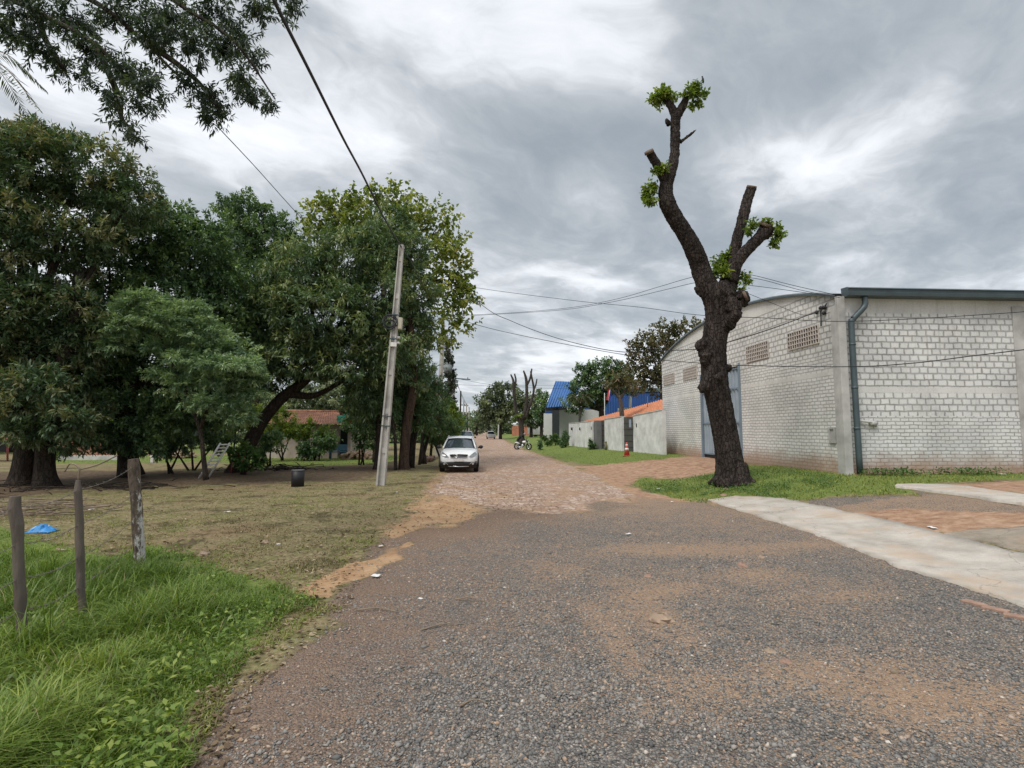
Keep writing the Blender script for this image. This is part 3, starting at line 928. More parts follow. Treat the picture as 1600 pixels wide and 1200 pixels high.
# ventilation grilles of perforated brick
for (x0, x1, yt0, yb0, yt1, yb1) in ((1232, 1280, 519, 547, 510, 536), (1167, 1201, 541, 565, 534, 559), (1068, 1089, 577, 594, 572, 590), (1037.5, 1054, 587, 602, 583, 597.5)):
    a0, a1 = on_x(x0, (yt0 + yb0) / 2, XW)[1], on_x(x1, (yt1 + yb1) / 2, XW)[1]
    zt = (on_x(x0, yt0, XW)[2] + on_x(x1, yt1, XW)[2]) / 2; zb = (on_x(x0, yb0, XW)[2] + on_x(x1, yb1, XW)[2]) / 2
    back = MB().lim((XW - .012, a0, zb), (XW - .003, a1, zt)).build('vent_grille', M_HOLE, wh)  # dark plate on the solid wall, coloured as the shade inside the holes
    lat = MB()
    ya, yb_ = min(a0, a1), max(a0, a1)
    ny = max(6, int(round((yb_ - ya) / .145))); nz_ = max(4, int(round((zt - zb) / .15)))
    for i in range(ny + 1):
        y = ya + (yb_ - ya) * i / ny
        lat.lim((XW - .045, y - .017, zb - .02), (XW - .012, y + .017, zt + .02))
    for i in range(nz_ + 1):
        z = zb + (zt - zb) * i / nz_
        lat.lim((XW - .041, ya - .02, z - .018), (XW - .0125, yb_ + .02, z + .018))
    lat.build('lattice', M_TERRA, back)
# gate: two corrugated leaves in a blue frame
gm = (gy0 + gy1) / 2
for k, (a, b_) in enumerate(((min(gy0, gy1) + .12, gm - .01), (gm + .01, max(gy0, gy1) - .04))):
    g = MB()
    ys = np.arange(a, b_, .075)
    pr = []
    for i, y in enumerate(ys):
        ph = i % 4
        pr.append((y, .0 if ph in (0, 1) else .055))
    G = np.array([[(XW + .13 - dx, y, z) for y, dx in pr] for z in (.62, gz_top - .06)])
    g.grid(G, False)
    leaf = g.build('gate_leaf', M_GATE, wh)
    for z in (.66, 2.2, 3.75, gz_top - .08):
        if z < gz_top - .05:
            MB().lim((XW + .045, a, z - .035), (XW + .072, b_, z + .035)).build('gate_rail', M_GATED, leaf)
    MB().lim((XW + .10, a, .36), (XW + .14, b_, .615)).build('bottom_flap', M_BLACKM, leaf)
MB().lim((XW - .05, min(gy0, gy1) - .05, .3), (XW + .12, min(gy0, gy1) + .10, gz_top + .12)).build('gate_post', M_GATED, wh, bevel=.01)
MB().lim((XW - .03, max(gy0, gy1) - .03, .3), (XW + .12, max(gy0, gy1) + .06, gz_top)).build('gate_post', M_GATED, wh, bevel=.01)
a = on_x(1302, 680, XW)
mbx = MB()
for s in ((-.16, -.10), (.10, .16)):
    mbx.lim((XW - .06, a[1] + s[0], a[2] - .26), (XW - .002, a[1] + s[1], a[2] + .26))
for s in ((-.26, -.20), (.20, .26)):
    mbx.lim((XW - .058, a[1] - .10, a[2] + s[0]), (XW - .003, a[1] + .10, a[2] + s[1]))
mbx.lim((XW - .02, a[1] - .10, a[2] - .20), (XW - .004, a[1] + .10, a[2] + .20))
mbx.build('meter_box', M_COLUMN, wh)
a = on_x(1287, 486, XW)
mbx = MB()
for k in range(5):
    mbx.ball((XW - .06, a[1] + random.uniform(-.3, .3), a[2] + random.uniform(-.25, .25)), .06, 8, 5, .3)
mbx.tube([(XW - .05, a[1] - .25, a[2] + .2), (XW - .1, a[1], a[2]), (XW - .05, a[1] + .1, a[2] - .5)], .02, 6)
mbx.build('cable_bracket', M_BLACKM, wh)
a = on_y(1356, 662, YW)
mbx = MB()
mbx.tube([(a[0] - .35, YW - .06, a[2] + .10), (a[0], YW - .12, a[2] + .05), (a[0] + .25, YW - .04, a[2] - .08)], .035, 7)
mbx.ball((a[0] + .12, YW - .07, a[2]), (.16, .07, .08), 8, 6, .25)
mbx.build('pipe_stub', M_COLUMN, wh)

# ------------------------------------------------------------------ pruned tree by the driveway
TB = gp(1145, 753)
TD = fwd(TB)
pt = thing('pruned_tree', 'tall lopped tree with dark bare trunk and few leafy tufts before the warehouse', 'tree', (TB[0], TB[1], TB[2]))
def K(pts, dd=0.0):
    out = []
    for p in pts:
        d = TD + (p[3] if len(p) > 3 else 0) + dd
        out.append([*at(p[0], p[1], d), p[2] * d / FPX])
    return np.array(out)
tk = MB()
def limb(pts, n=14, k=6, rough=.018):
    P = smooth_path(K(pts), k)
    r = P[:, 3] * .87 * (1 + rough * np.array([random.uniform(-1, 1) for _ in P]))
    tk.tube(P[:, :3], r, n)
limb([(1146, 766, 39), (1145, 752, 33), (1142, 738, 27), (1139, 715, 23.5), (1136, 695, 22.5), (1130, 662, 22), (1124, 630, 22), (1118, 600, 22.5), (1115, 570, 23), (1115, 545, 22.5), (1118, 520, 22), (1122, 500, 23), (1124, 480, 26), (1121, 460, 28), (1116, 445, 24)])
limb([(1119, 470, 22), (1102, 440, 18.5), (1095, 420, 17.5), (1088, 400, 17, -.1), (1078, 378, 16, -.2), (1066, 358, 15, -.3), (1053, 338, 15, -.4), (1043, 318, 15, -.5), (1040, 300, 13.5, -.5), (1043, 282, 12, -.5), (1050, 262, 10, -.5), (1054, 240, 9, -.4), (1055, 215, 9, -.4), (1055, 195, 9, -.4), (1056, 178, 10, -.4)])
limb([(1056, 182, 9, -.4), (1048, 166, 7, -.4), (1037, 152, 5.5, -.3)])
limb([(1057, 182, 9, -.4), (1067, 165, 7.5, -.4), (1074, 150, 6.5, -.5), (1079, 142, 5.5, -.5)])
limb([(1044, 292, 10, -.5), (1032, 268, 8.5, -.6), (1022, 250, 8, -.7), (1015, 239, 8, -.75)])
limb([(1063, 222, 4, -.4), (1072, 215, 2.6, -.4), (1080, 209, 2.3, -.4), (1088, 203, 1.2, -.4)], 8)
limb([(1046, 195, 5, -.5), (1042, 188, 4, -.6), (1042, 194, 2.5, -.62)], 8)
limb([(1128, 470, 22), (1137, 445, 17, .2), (1141, 420, 12.5, .3), (1147, 395, 10.5, .35), (1153, 370, 10, .4), (1161, 340, 10, .4), (1168, 312, 9.5, .5), (1174, 294, 9, .5)])
limb([(1140, 440, 16, .1), (1150, 412, 12, 0), (1165, 393, 11, -.1), (1183, 375, 10.5, -.2), (1193, 364, 12.5, -.2), (1199, 356, 14, -.2)])
limb([(1128, 520, 10), (1142, 500, 12, -.4), (1152, 484, 11, -.5)])
for (bx, by, br, dz) in ((1159, 466, 14, -.2), (1146, 478, 15, -.5), (1150, 492, 10, -.6), (1142, 506, 10, -.4), (1097, 540, 12, -.2), (1103, 556, 14, -.2), (1098, 606, 9, -.2), (1105, 600, 14, -.1), (1089, 452, 5.5, 0), (1096, 455, 9, 0), (1196, 362, 13, -.2), (1133, 460, 17, -.3), (1122, 752, 9, -.3), (1164, 752, 11, -.1), (1136, 758, 10, -.5), (1158, 758, 10, -.5), (1125, 590, 8, -.6), (1139, 575, 6, -.2)):
    c = at(bx, by, TD + dz); br *= .92
    tk.ball(c, br * TD / FPX * np.array([.9, .9, 1.05]), 12, 8, .22)
# buttress roots
for a0 in np.linspace(0, 2 * math.pi, 9, endpoint=False):
    rr = random.uniform(.60, .85)
    p0 = TB + np.array([math.cos(a0) * .3, math.sin(a0) * .3, .55]); p1 = TB + np.array([math.cos(a0) * .43, math.sin(a0) * .43, .11]); p2 = TB + np.array([math.cos(a0) * rr, math.sin(a0) * rr, -.08])
    P = smooth_path(np.array([[*p0, .14], [*p1, .13], [*p2, .06]]), 4)
    tk.tube(P[:, :3], P[:, 3], 8)
trunk = tk.build('trunk', M_BARK2, pt)
mod = trunk.modifiers.new('merge', 'REMESH'); mod.mode = 'VOXEL'; mod.voxel_size = .020; mod.use_smooth_shade = True
mod = trunk.modifiers.new('smooth', 'SMOOTH'); mod.factor = .5; mod.iterations = 3
tex = bpy.data.textures.new('bark_lumps', 'CLOUDS'); tex.noise_scale = .22; tex.noise_depth = 5
mod = trunk.modifiers.new('bark', 'DISPLACE'); mod.texture = tex; mod.strength = .045; mod.mid_level = .5; mod.texture_coords = 'LOCAL'
tex2 = bpy.data.textures.new('bark_plates', 'VORONOI'); tex2.noise_scale = .075; tex2.distance_metric = 'DISTANCE'
mod = trunk.modifiers.new('bark_plates', 'DISPLACE'); mod.texture = tex2; mod.strength = -.026; mod.mid_level = .5; mod.texture_coords = 'LOCAL'
for px, py, r_, dz, nx, nz in ((1014, 237, 7.5, -.78, -.5, .8), (1174.5, 292, 8.5, .5, .15, .95), (1197, 350, 10, -.3, .15, .6), (1165, 462, 8, -.45, .7, .3)):
    c = at(px, py, TD + dz); k = r_ * TD / FPX
    nv = unit(np.array([nx, -.45, nz]))
    MB().cyl(c - nv * .05, c + nv * .035, k, k * .93, 14).build('cut_face', M_CUT, pt)
for name, x, y, r_, dz in (('cut_face', 1196, 352, 10, -.25), ):
    pass
def tuft(lst, Lf=.12):
    cl = []
    for px, py, r, dz in lst:
        d = TD + dz; k = d / FPX
        cl.append((at(px, py, d), (r * k, r * k, r * k * .85)))
    crown(pt, cl, M_FRESH, Lf, .075, name='leaf_tuft', cov=1.5, per=10, droop=.3, inner=.1)
tuft([(1033, 150, 15, -.35), (1022, 155, 9, -.3), (1043, 147, 9, -.5), (1052, 150, 5, -.3)])
tuft([(1084, 135, 11, -.5), (1090, 146, 9, -.5), (1076, 146, 8, -.6), (1089, 161, 8, -.4), (1080, 166, 6, -.4), (1102, 146, 4, -.4)])
tuft([(1012, 302, 13, -.5), (1016, 315, 9, -.6), (1020, 290, 7, -.5)])
tuft([(1034, 262, 9, -.75), (1024, 264, 6, -.8)])
tuft([(1124, 412, 13, .2), (1118, 424, 10, 0), (1133, 400, 9, .3), (1133, 425, 9, -.3)])
tuft([(1162, 432, 7, .1), (1167, 440, 6, 0), (1160, 450, 5, -.2)])
tuft([(1216, 366, 10, -.2), (1209, 378, 9, -.2), (1200, 347, 7, -.3), (1214, 356, 6, -.1)])
tuft([(1174, 352, 8, -.2), (1169, 362, 5, -.2), (1185, 350, 5, -.1)])
bd = at(1099, 124, TD - .4)
br_ = MB()
br_.tube([bd + [0, 0, -.13], bd + [-.01, 0, -.05], bd + [-.02, 0, .03], bd + [-.035, 0, .08]], [.012, .035, .032, .01], 8)
br_.ball(bd + [-.03, 0, .085], .024, 8, 6)
br_.tube([bd + [-.05, 0, .085], bd + [-.075, 0, .08]], [.008, .001], 6)
tag(br_.build('bird', M_BLACKM), 'small dark bird perched on the topmost twig of the lopped tree', 'bird')
tw = MB()
px_limb(tw, [(1079, 142, TD - .5, .05), (1090, 133, TD - .45, .025), (1100, 128, TD - .4, .012)], 6)
tw.build('twig', M_BARK2, pt)

# ------------------------------------------------------------------ trees on the left
tree('broad_tree', 'broad rusty topped tree with twin dark trunks at the far left', (50, 752, 18.3),
     [[(32, 765, 18.2, .50), (36, 735, 18.2, .33), (42, 680, 18.2, .29), (45, 600, 18.2, .27), (40, 520, 18.2, .26), (50, 430, 18.2, .16)],
      [(74, 770, 17.8, .46), (70, 735, 17.8, .29), (74, 680, 17.9, .27), (90, 600, 18.2, .24), (110, 520, 18.4, .22), (125, 420, 18.6, .14)],
      [(42, 640, 18.2, .26), (10, 560, 18, .2), (-30, 480, 17.8, .14)]],
     [(35, 265, 80, 66, 18), (120, 270, 95, 58, 18.8), (200, 315, 62, 48, 19), (10, 355, 75, 62, 17.5), (105, 375, 80, 52, 18.6), (-70, 300, 95, 110, 18), (30, 470, 85, 60, 18), (-40, 480, 80, 80, 17), (110, 490, 60, 60, 18.6), (60, 540, 60, 44, 18.4), (130, 540, 50, 40, 18.8), (70, 640, 60, 36, 18.8), (-10, 660, 40, 24, 18), (130, 640, 40, 30, 19), (20, 640, 44, 34, 17), (60, 600, 50, 34, 16.8), (95, 655, 44, 32, 17), (40, 675, 34, 20, 17), (110, 690, 30, 18, 17.5), (60, 215, 45, 24, 18.2), (5, 215, 45, 30, 18.3), (20, 580, 60, 45, 18.2), (100, 590, 50, 40, 18.6), (-40, 610, 60, 50, 18)],
     M_RUST, .20, .062, fork=(45, 560, 18.2), r0=.16, cov=1.05, tips=.22, droop=.3)
tree('dark_tree', 'dense dark green tree with low skirt left of the feathery shrub', (200, 742, 21.5),
     [[(205, 745, 21.5, .5), (200, 715, 21.5, .36), (198, 670, 21.5, .32), (205, 600, 21.5, .28), (225, 500, 21.8, .18), (240, 420, 22, .1)]],
     [(235, 365, 85, 52, 22), (310, 390, 72, 62, 22), (170, 410, 62, 56, 21), (285, 460, 90, 70, 22), (350, 470, 55, 65, 22.5), (180, 500, 78, 52, 21), (150, 570, 70, 50, 21), (340, 640, 50, 30, 22.5), (375, 540, 40, 60, 23), (120, 600, 40, 40, 21), (240, 560, 80, 62, 22.3), (200, 650, 62, 42, 20.6), (165, 690, 36, 18, 20.6), (215, 690, 44, 20, 20.6), (130, 640, 40, 30, 21), (265, 640, 60, 40, 22), (330, 580, 60, 70, 22.8)],
     M_DARK, .18, .075, fork=(205, 590, 21.5), r0=.16, cov=1.25, droop=.25, tips=.12)
tree('feathery_tree', 'light grey green feathery tree with layered umbrella branches', (322, 748, 18.6),
     [[(322, 750, 18.6, .10), (318, 715, 18.6, .08), (312, 670, 18.6, .07), (290, 610, 18.6, .06), (265, 560, 18.5, .05), (245, 510, 18.5, .03)],
      [(312, 672, 18.6, .06), (335, 610, 18.6, .05), (345, 560, 18.6, .03)], [(300, 640, 18.6, .05), (350, 600, 18.7, .04), (385, 585, 18.7, .02)]],
     [(235, 478, 58, 18, 18.5), (275, 497, 60, 20, 18.3), (200, 508, 40, 18, 18.5), (315, 520, 50, 20, 18.4), (345, 545, 52, 18, 18.6), (380, 570, 38, 18, 18.8), (300, 560, 46, 14, 18.3), (350, 592, 52, 15, 18.5), (390, 612, 34, 15, 18.9), (255, 540, 40, 14, 18.6), (330, 630, 50, 14, 18.4), (290, 600, 40, 14, 18.6), (180, 540, 28, 14, 18.5), (370, 650, 40, 14, 18.8), (225, 465, 40, 10, 18.3), (300, 480, 30, 10, 18.2), (400, 590, 24, 12, 18.8), (350, 570, 60, 12, 18.0), (260, 585, 36, 12, 18.6)],
     M_FEATH, .15, .040, bark=M_BARK, cov=1.15, per=20, droop=.15, flat=.35, lump=.2, inner=.2)
tree('rounded_tree', 'dark rounded tree rising between the dark tree and the mango', (400, 715, 31),
     [[(405, 715, 31, .35), (400, 600, 31, .28), (400, 480, 31, .2)]],
     [(388, 340, 46, 34, 31), (425, 375, 48, 44, 31), (370, 390, 42, 42, 31.5), (410, 450, 60, 60, 31), (455, 400, 36, 44, 32), (360, 320, 22, 18, 31.5)],
     M_DARK, .2, .085, fork=(400, 520, 31), r0=.15, cov=1.15, droop=.25)
tree('mango_tree', 'leaning mango tree with crooked dark trunk before the tiled cottage', (372, 735, 24),
     [[(368, 742, 24, .52), (376, 722, 24, .36), (392, 690, 24, .30), (412, 655, 24, .27), (440, 622, 24, .25), (470, 600, 24, .22), (500, 570, 24, .18), (540, 520, 24, .12)],
      [(452, 615, 24, .2), (490, 618, 24.2, .13), (530, 598, 24.3, .1), (570, 570, 24.5, .06)], [(470, 600, 24, .16), (462, 550, 23.6, .12), (450, 480, 23.4, .08)]],
     [(470, 430, 62, 52, 23.2), (545, 405, 68, 56, 24), (430, 480, 42, 52, 23.2), (505, 490, 82, 58, 23), (580, 470, 62, 62, 24), (600, 545, 52, 52, 24.2), (470, 555, 75, 40, 23.4), (545, 565, 66, 38, 23.6), (590, 385, 50, 42, 25), (415, 540, 36, 40, 23.4), (570, 620, 34, 30, 24.4), (415, 585, 36, 30, 24)],
     M_MANGO, .24, .062, fork=(500, 560, 24), r0=.14, cov=1.15, droop=.55, tips=.22)
tree('tall_shade_tree', 'tall dark tree with reddish trunk just behind the leaning pole', (633, 738, 25.5),
     [[(633, 742, 25.5, .34), (631, 720, 25.5, .24), (636, 660, 25.5, .23), (645, 600, 25.5, .2), (640, 500, 25.8, .15), (630, 420, 26, .08)]],
     [(610, 350, 34, 34, 27), (640, 395, 32, 40, 27), (600, 400, 40, 38, 27), (645, 460, 36, 46, 26.6), (655, 520, 26, 34, 27), (625, 500, 42, 46, 26.4), (640, 580, 36, 40, 26), (606, 580, 30, 50, 26)],
     M_MANGO, .22, .065, bark=bark_mat('reddish_bark', (.035, .022, .017), (.13, .085, .062)), fork=(640, 520, 25.8), r0=.12, cov=1.15, droop=.5)
tree('large_leaved_tree', 'loose yellow green large leaved tree towering behind the pole', (590, 722, 31),
     [[(590, 722, 31, .3), (592, 600, 31, .24), (600, 450, 31, .16), (600, 350, 31, .08)]],
     [(530, 322, 46, 26, 31), (500, 316, 24, 18, 31), (575, 308, 42, 22, 31), (625, 310, 40, 26, 31), (675, 345, 44, 34, 31), (705, 385, 34, 34, 31), (720, 430, 24, 32, 31.5), (700, 450, 36, 36, 31), (725, 470, 30, 16, 32), (705, 500, 40, 24, 31), (690, 530, 34, 18, 31), (520, 360, 50, 26, 31), (655, 535, 30, 14, 31), (490, 345, 28, 20, 31), (640, 335, 40, 26, 30.5), (690, 410, 36, 36, 30.5), (560, 345, 40, 30, 30.5), (735, 455, 20, 14, 31)],
     M_YELLOW, .26, .20, fork=(600, 400, 31), r0=.12, cov=.46, per=7, droop=.5, inner=.15, spread=2.2, bark=M_BARKL)
tree('slim_tree', 'slim dark tree trunk just left of the leaning pole', (578, 742, 25.8),
     [[(585, 745, 25.5, .2), (590, 715, 25.5, .13), (592, 660, 25.5, .12), (598, 600, 25.7, .1), (602, 540, 25.8, .06)]],
     [(590, 610, 30, 26, 25.8), (575, 650, 22, 28, 26), (610, 640, 20, 30, 26)], M_DARK, .2, .07, cov=.9)
# shrubs and thin trees along the left verge, each on stems of its own
verge = [
    ('oleander', 'oleander with pink flowers right beside the leaning pole', 652, 728, 27, [(645, 612, 26, 28, 27), (662, 640, 24, 30, 27), (640, 650, 22, 26, 27)], M_OLE, .018, [(648, 600), (660, 640)]),
    ('oleander', 'taller oleander whose stems stand behind the first one', 664, 718, 30, [(665, 600, 24, 30, 30), (680, 625, 22, 34, 30), (668, 650, 26, 30, 30)], M_OLE, .010, [(662, 610), (678, 640)]),
    ('shrub', 'bushy green shrub overhanging the stacked logs', 678, 706, 36, [(680, 650, 22, 26, 35), (690, 672, 24, 24, 36), (672, 680, 18, 18, 36)], M_OLE, 0, [(682, 670)]),
    ('shrub', 'yellow green shrub reaching the street behind the white car', 706, 696, 46, [(700, 640, 14, 20, 45), (705, 662, 18, 22, 46), (697, 680, 16, 16, 46)], M_FRESH, 0, [(705, 670)]),
    ('shrub', 'dark shrub with drooping head near the silver car', 717, 690, 58, [(713, 650, 10, 8, 58), (715, 668, 12, 16, 58), (722, 660, 12, 12, 62)], M_OLE, 0, [(715, 670)]),
]
for nm, lb, bx, by, d, cl, m, fl, stems in verge:
    b = at(bx, by, d); b[2] = float(H(b[0], b[1]))
    t = thing(nm, lb, 'shrub', b, 'shrubs along the left verge')
    for k, (sxp, syp) in enumerate(stems):
        mb = MB()
        tip = at(sxp, syp, d)
        b0 = b + np.array([random.uniform(-.35, .35), random.uniform(-.3, .3), -.05])
        P = smooth_path(np.array([[*b0, .10], [*((b0 + tip) / 2 + [random.uniform(-.12, .12), 0, 0]), .075], [*tip, .03]]), 5)
        mb.tube(P[:, :3], P[:, 3], 7)
        b1 = b + np.array([random.uniform(-.7, .5), random.uniform(-.3, .3), -.05]); tip2 = tip + np.array([-.4, .2, -.3])
        P = smooth_path(np.array([[*b1, .07], [*((b1 + tip2) / 2), .055], [*tip2, .02]]), 5)
        mb.tube(P[:, :3], P[:, 3], 7)
        mb.build('stem', M_BARK, t)
    crown(t, px_clumps(cl), m, .24 if d < 40 else .3, .06 if d < 40 else .1, cov=1.15, droop=.3, flower=fl, name='foliage')
for k, (bx, by, tx, ty, d, lb) in enumerate(((618, 742, 611, 640, 25, 'thin crooked dark stem between the pole and the reddish trunk'), (641, 727, 640, 640, 27.5, 'thin straight stem nearest the reddish trunk'), (655, 722, 660, 640, 29, 'thin leaning stem just left of the stacked logs'))):
    b = at(bx, by, d); b[2] = float(H(b[0], b[1])) - .05
    tip = at(tx, ty, d)
    t = thing('sapling', lb, 'sapling', b, 'thin stems along the left verge')
    P = smooth_path(np.array([[*b, .085], [*((b + tip) / 2 + [.08 * (-1) ** k, 0, 0]), .07], [*tip, .04]]), 6)
    MB().tube(P[:, :3], P[:, 3], 8).build('trunk', M_BARK, t)
    crown(t, [(tip + np.array([0, 0, .1]), (.55, .5, .5))], M_OLE, .22, .06, cov=1.0)
# undergrowth and trees across the yard
under = [
    ('bush', 'bright yellow green bush under the leaning mango trunk', [(345, 660, 34, 18, 26), (395, 655, 26, 20, 27), (370, 640, 34, 18, 27)], M_FRESH, 365, 712, 26.5),
    ('bush', 'yellow green bush against the end of the cottage roof', [(438, 658, 24, 22, 33), (455, 675, 24, 14, 33), (425, 678, 20, 16, 33)], M_FRESH, 440, 712, 33),
    ('bush', 'rounded dark bush standing before the cottage wall', [(492, 697, 26, 16, 33), (505, 690, 22, 16, 33), (480, 706, 16, 10, 33)], M_OLE, 495, 717, 33),
    ('bush', 'slim light green sapling bush at the cottage wall', [(483, 672, 10, 18, 33.5), (512, 675, 10, 12, 33.5)], M_FRESH, 484, 714, 33.5),
    ('bush', 'broad leaved plant with red blooms at the mango foot', [(385, 716, 22, 16, 22.5), (372, 706, 16, 14, 22.5), (400, 722, 12, 9, 22.5)], M_WEED, 380, 740, 22.5),
    ('bush', 'low leafy bush under the dark tree trunks', [(85, 705, 12, 14, 26), (75, 712, 8, 8, 26)], M_WEED, 83, 722, 26),
    ('bush', 'hanging leafy thicket right of the cottage door', [(560, 655, 24, 30, 29), (575, 680, 22, 26, 29), (560, 620, 26, 20, 29)], M_OLE, 565, 715, 29),
    ('bush', 'dark bush filling the gap between the dark tree and the ladder', [(255, 700, 26, 14, 23), (285, 690, 20, 18, 23)], M_DARK, 268, 724, 23),
    ('bush', 'green bush beneath the bend of the leaning mango', [(425, 690, 18, 16, 28), (412, 700, 14, 10, 28)], M_OLE, 420, 718, 28),
    ('bush', 'tangled green bush behind the feathery tree', [(300, 670, 40, 26, 25), (340, 690, 26, 16, 25), (260, 690, 22, 16, 25)], M_DARK, 300, 718, 25),
]
for nm, lb, cl, m, bx, by, d in under:
    b = at(bx, by, d); b[2] = float(H(b[0], b[1]))
    t = thing(nm, lb, 'bush', b, 'bushes in the left yard')
    mb = MB()
    for k in range(3):
        tip = np.array(px_clumps(cl)[k % len(cl)][0])
        P = smooth_path(np.array([[*(b + [random.uniform(-.15, .15), 0, -.05]), .05], [*((b + tip) / 2), .035], [*tip, .015]]), 4)
        mb.tube(P[:, :3], P[:, 3], 6)
    mb.build('stem', M_BARK, t)
    crown(t, px_clumps(cl), m, .2, .085, cov=1.0, droop=.25, name='foliage')
for k, (cl, bx, d, lb, m) in enumerate((
        ([(-20, 620, 80, 50, 46), (60, 640, 50, 36, 46), (20, 590, 60, 40, 48)], 20, 46, 'pale tree across the yard behind the twin trunks', M_FAR),
        ([(150, 650, 50, 30, 52), (210, 640, 50, 36, 52), (180, 605, 50, 34, 54)], 180, 52, 'dark tree across the yard behind the brick wall', M_DARK),
        ([(300, 640, 60, 40, 56), (360, 620, 50, 40, 56), (330, 590, 50, 40, 58)], 330, 56, 'dark tree across the yard behind the feathery tree', M_DARK),
        ([(470, 630, 50, 26, 52), (530, 625, 44, 30, 52), (500, 605, 50, 24, 54), (420, 640, 40, 26, 52)], 490, 52, 'tree standing behind the tiled cottage roof', M_FAR),
        ([(580, 640, 40, 36, 50), (610, 620, 30, 36, 50)], 590, 50, 'tree across the yard behind the slim trunk', M_FAR),
        ([(-160, 600, 90, 70, 40), (-120, 520, 80, 60, 40)], -140, 40, 'tree at the far left edge behind the broad tree', M_DARK))):
    b = at(bx, 700, d); b[2] = 0
    t = thing('yard_tree', lb, 'tree', b, 'trees across the left yard')
    mb = MB(); px_limb(mb, [(bx, 708, d, .3), (bx + 4, 670, d, .24), (bx, 630, d, .18)]); limbs_to(mb, at(bx, 650, d), .12, px_clumps(cl)); mb.build('trunk', M_BARK, t)
    crown(t, px_clumps(cl), m, .34, .16, cov=1.0)

# overhanging tree: stands out of frame to the left, its boughs reach into the top of the view
ob = np.array([-7.6, 4.2, 0.0])
ot = thing('overhanging_tree', 'dark leafy boughs hanging into the top left from a tree out of frame', 'tree', ob)
oc = [(40, 20, 60, 32), (110, 30, 66, 36), (190, 20, 70, 34), (260, 30, 62, 36), (330, 20, 60, 36), (400, 8, 44, 22), (450, 2, 24, 12), (60, 70, 46, 26), (100, 108, 30, 18), (150, 80, 48, 30), (200, 110, 44, 28), (235, 135, 34, 22), (220, 165, 24, 14), (175, 150, 30, 20), (295, 65, 50, 30), (345, 72, 44, 30), (380, 60, 34, 26), (395, 85, 20, 12), (300, 130, 26, 16), (330, 150, 32, 16), (390, 145, 30, 12), (420, 156, 16, 8), (345, 172, 16, 9), (325, 178, 20, 8), (205, 205, 18, 8), (190, 196, 10, 8), (10, 45, 34, 22), (240, 60, 40, 30), (375, 118, 30, 14)]
ocl = []
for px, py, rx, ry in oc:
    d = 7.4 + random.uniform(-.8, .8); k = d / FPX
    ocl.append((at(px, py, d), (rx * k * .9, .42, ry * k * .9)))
mb = MB()
top = np.array([-6.4, 6.0, 7.4])
P = smooth_path(np.array([[*ob, .42], [*(ob + [.2, .3, 2.5]), .34], [*(ob + [.6, .9, 5.0]), .27], [*top, .16]]), 6)
mb.tube(P[:, :3], P[:, 3], 12)
mb.build('trunk', M_BARK, ot)
mb = MB()
for q in ([(-60, -40), (60, 20), (150, 70), (215, 140), (250, 160)], [(-60, -40), (120, -10), (220, 60), (270, 110), (345, 170)], [(-60, -40), (180, -40), (300, 20), (370, 70), (430, 155)], [(150, 70), (185, 150), (190, 185), (210, 205)], [(220, 60), (290, 110), (330, 150)], [(60, 20), (70, 60), (100, 110)]):
    P = [[*at(a, b_, 7.5), .05 - .010 * i] for i, (a, b_) in enumerate(q)]
    if q[0] == (-60, -40):
        P = [[*top, .09]] + P
    P = smooth_path(np.array(P), 6)
    mb.tube(P[:, :3], np.maximum(P[:, 3], .006), 6)
mb.build('branch', M_BARK, ot)
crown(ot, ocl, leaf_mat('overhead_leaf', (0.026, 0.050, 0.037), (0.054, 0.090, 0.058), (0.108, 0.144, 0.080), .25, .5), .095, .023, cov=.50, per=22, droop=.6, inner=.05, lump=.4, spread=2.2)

# palm out of frame at the left whose fronds show
pb = np.array([*at(-95, 700, 14)[:2], 0.0])
pl = thing('palm_tree', 'palm frond drooping into view at the left edge below the boughs', 'palm', pb)
ptop = at(-70, 85, 14)
MB().tube(smooth_path([pb, (pb + ptop) / 2 + [.15, 0, 0], ptop], 8), np.linspace(.22, .15, 17), 10).build('trunk', M_BARKL, pl)
def frond(start, tip, sagz, n=46, ll=.45, m=M_PALM, parent=None):
    start, tip = np.array(start), np.array(tip)
    mid = (start + tip) / 2 + [0, 0, sagz]
    P = smooth_path([start, mid, tip], n // 2)
    V, T = [], []
    tg = unit(np.gradient(P, axis=0))
    for s_ in (-1, 1):
        side = unit(np.cross(tg, [0, 0, 1.0])) * s_
        d = unit(side * .8 + tg * .55 + np.array([0, 0, -.35]) + rng.normal(size=P.shape) * .12)
        Ls = ll * (1 - np.abs(np.linspace(-.6, 1, len(P))) ** 2 * .75)
        V.append(leaf_quads(P, d, np.tile([0, 0, 1.0], (len(P), 1)) + rng.normal(size=P.shape) * .1, Ls, np.full(len(P), ll * .075)))
        T.append(np.repeat(rng.uniform(.2, .7, len(P)), 4))
    V = np.concatenate(V)
    o = np_mesh('frond', V.reshape(-1, 3), np.arange(len(V) * 4).reshape(-1, 4), m, parent, attrs={'tint': np.concatenate(T)})
    MB().tube(P, np.linspace(.02, .004, len(P)), 5).build('midrib', M_PALM if False else M_STICK, o)
    return o
frond(ptop, at(62, 172, 13.4), .55, parent=pl)
frond(ptop, at(20, 60, 13), .4, parent=pl)
frond(ptop, at(-10, 30, 14.6), .35, parent=pl)
for a0 in range(6):
    an = a0 * 1.05 + 1.4
    frond(ptop, ptop + np.array([math.cos(an) * 2.0, math.sin(an) * 2.0, -.5]), .6, parent=pl)

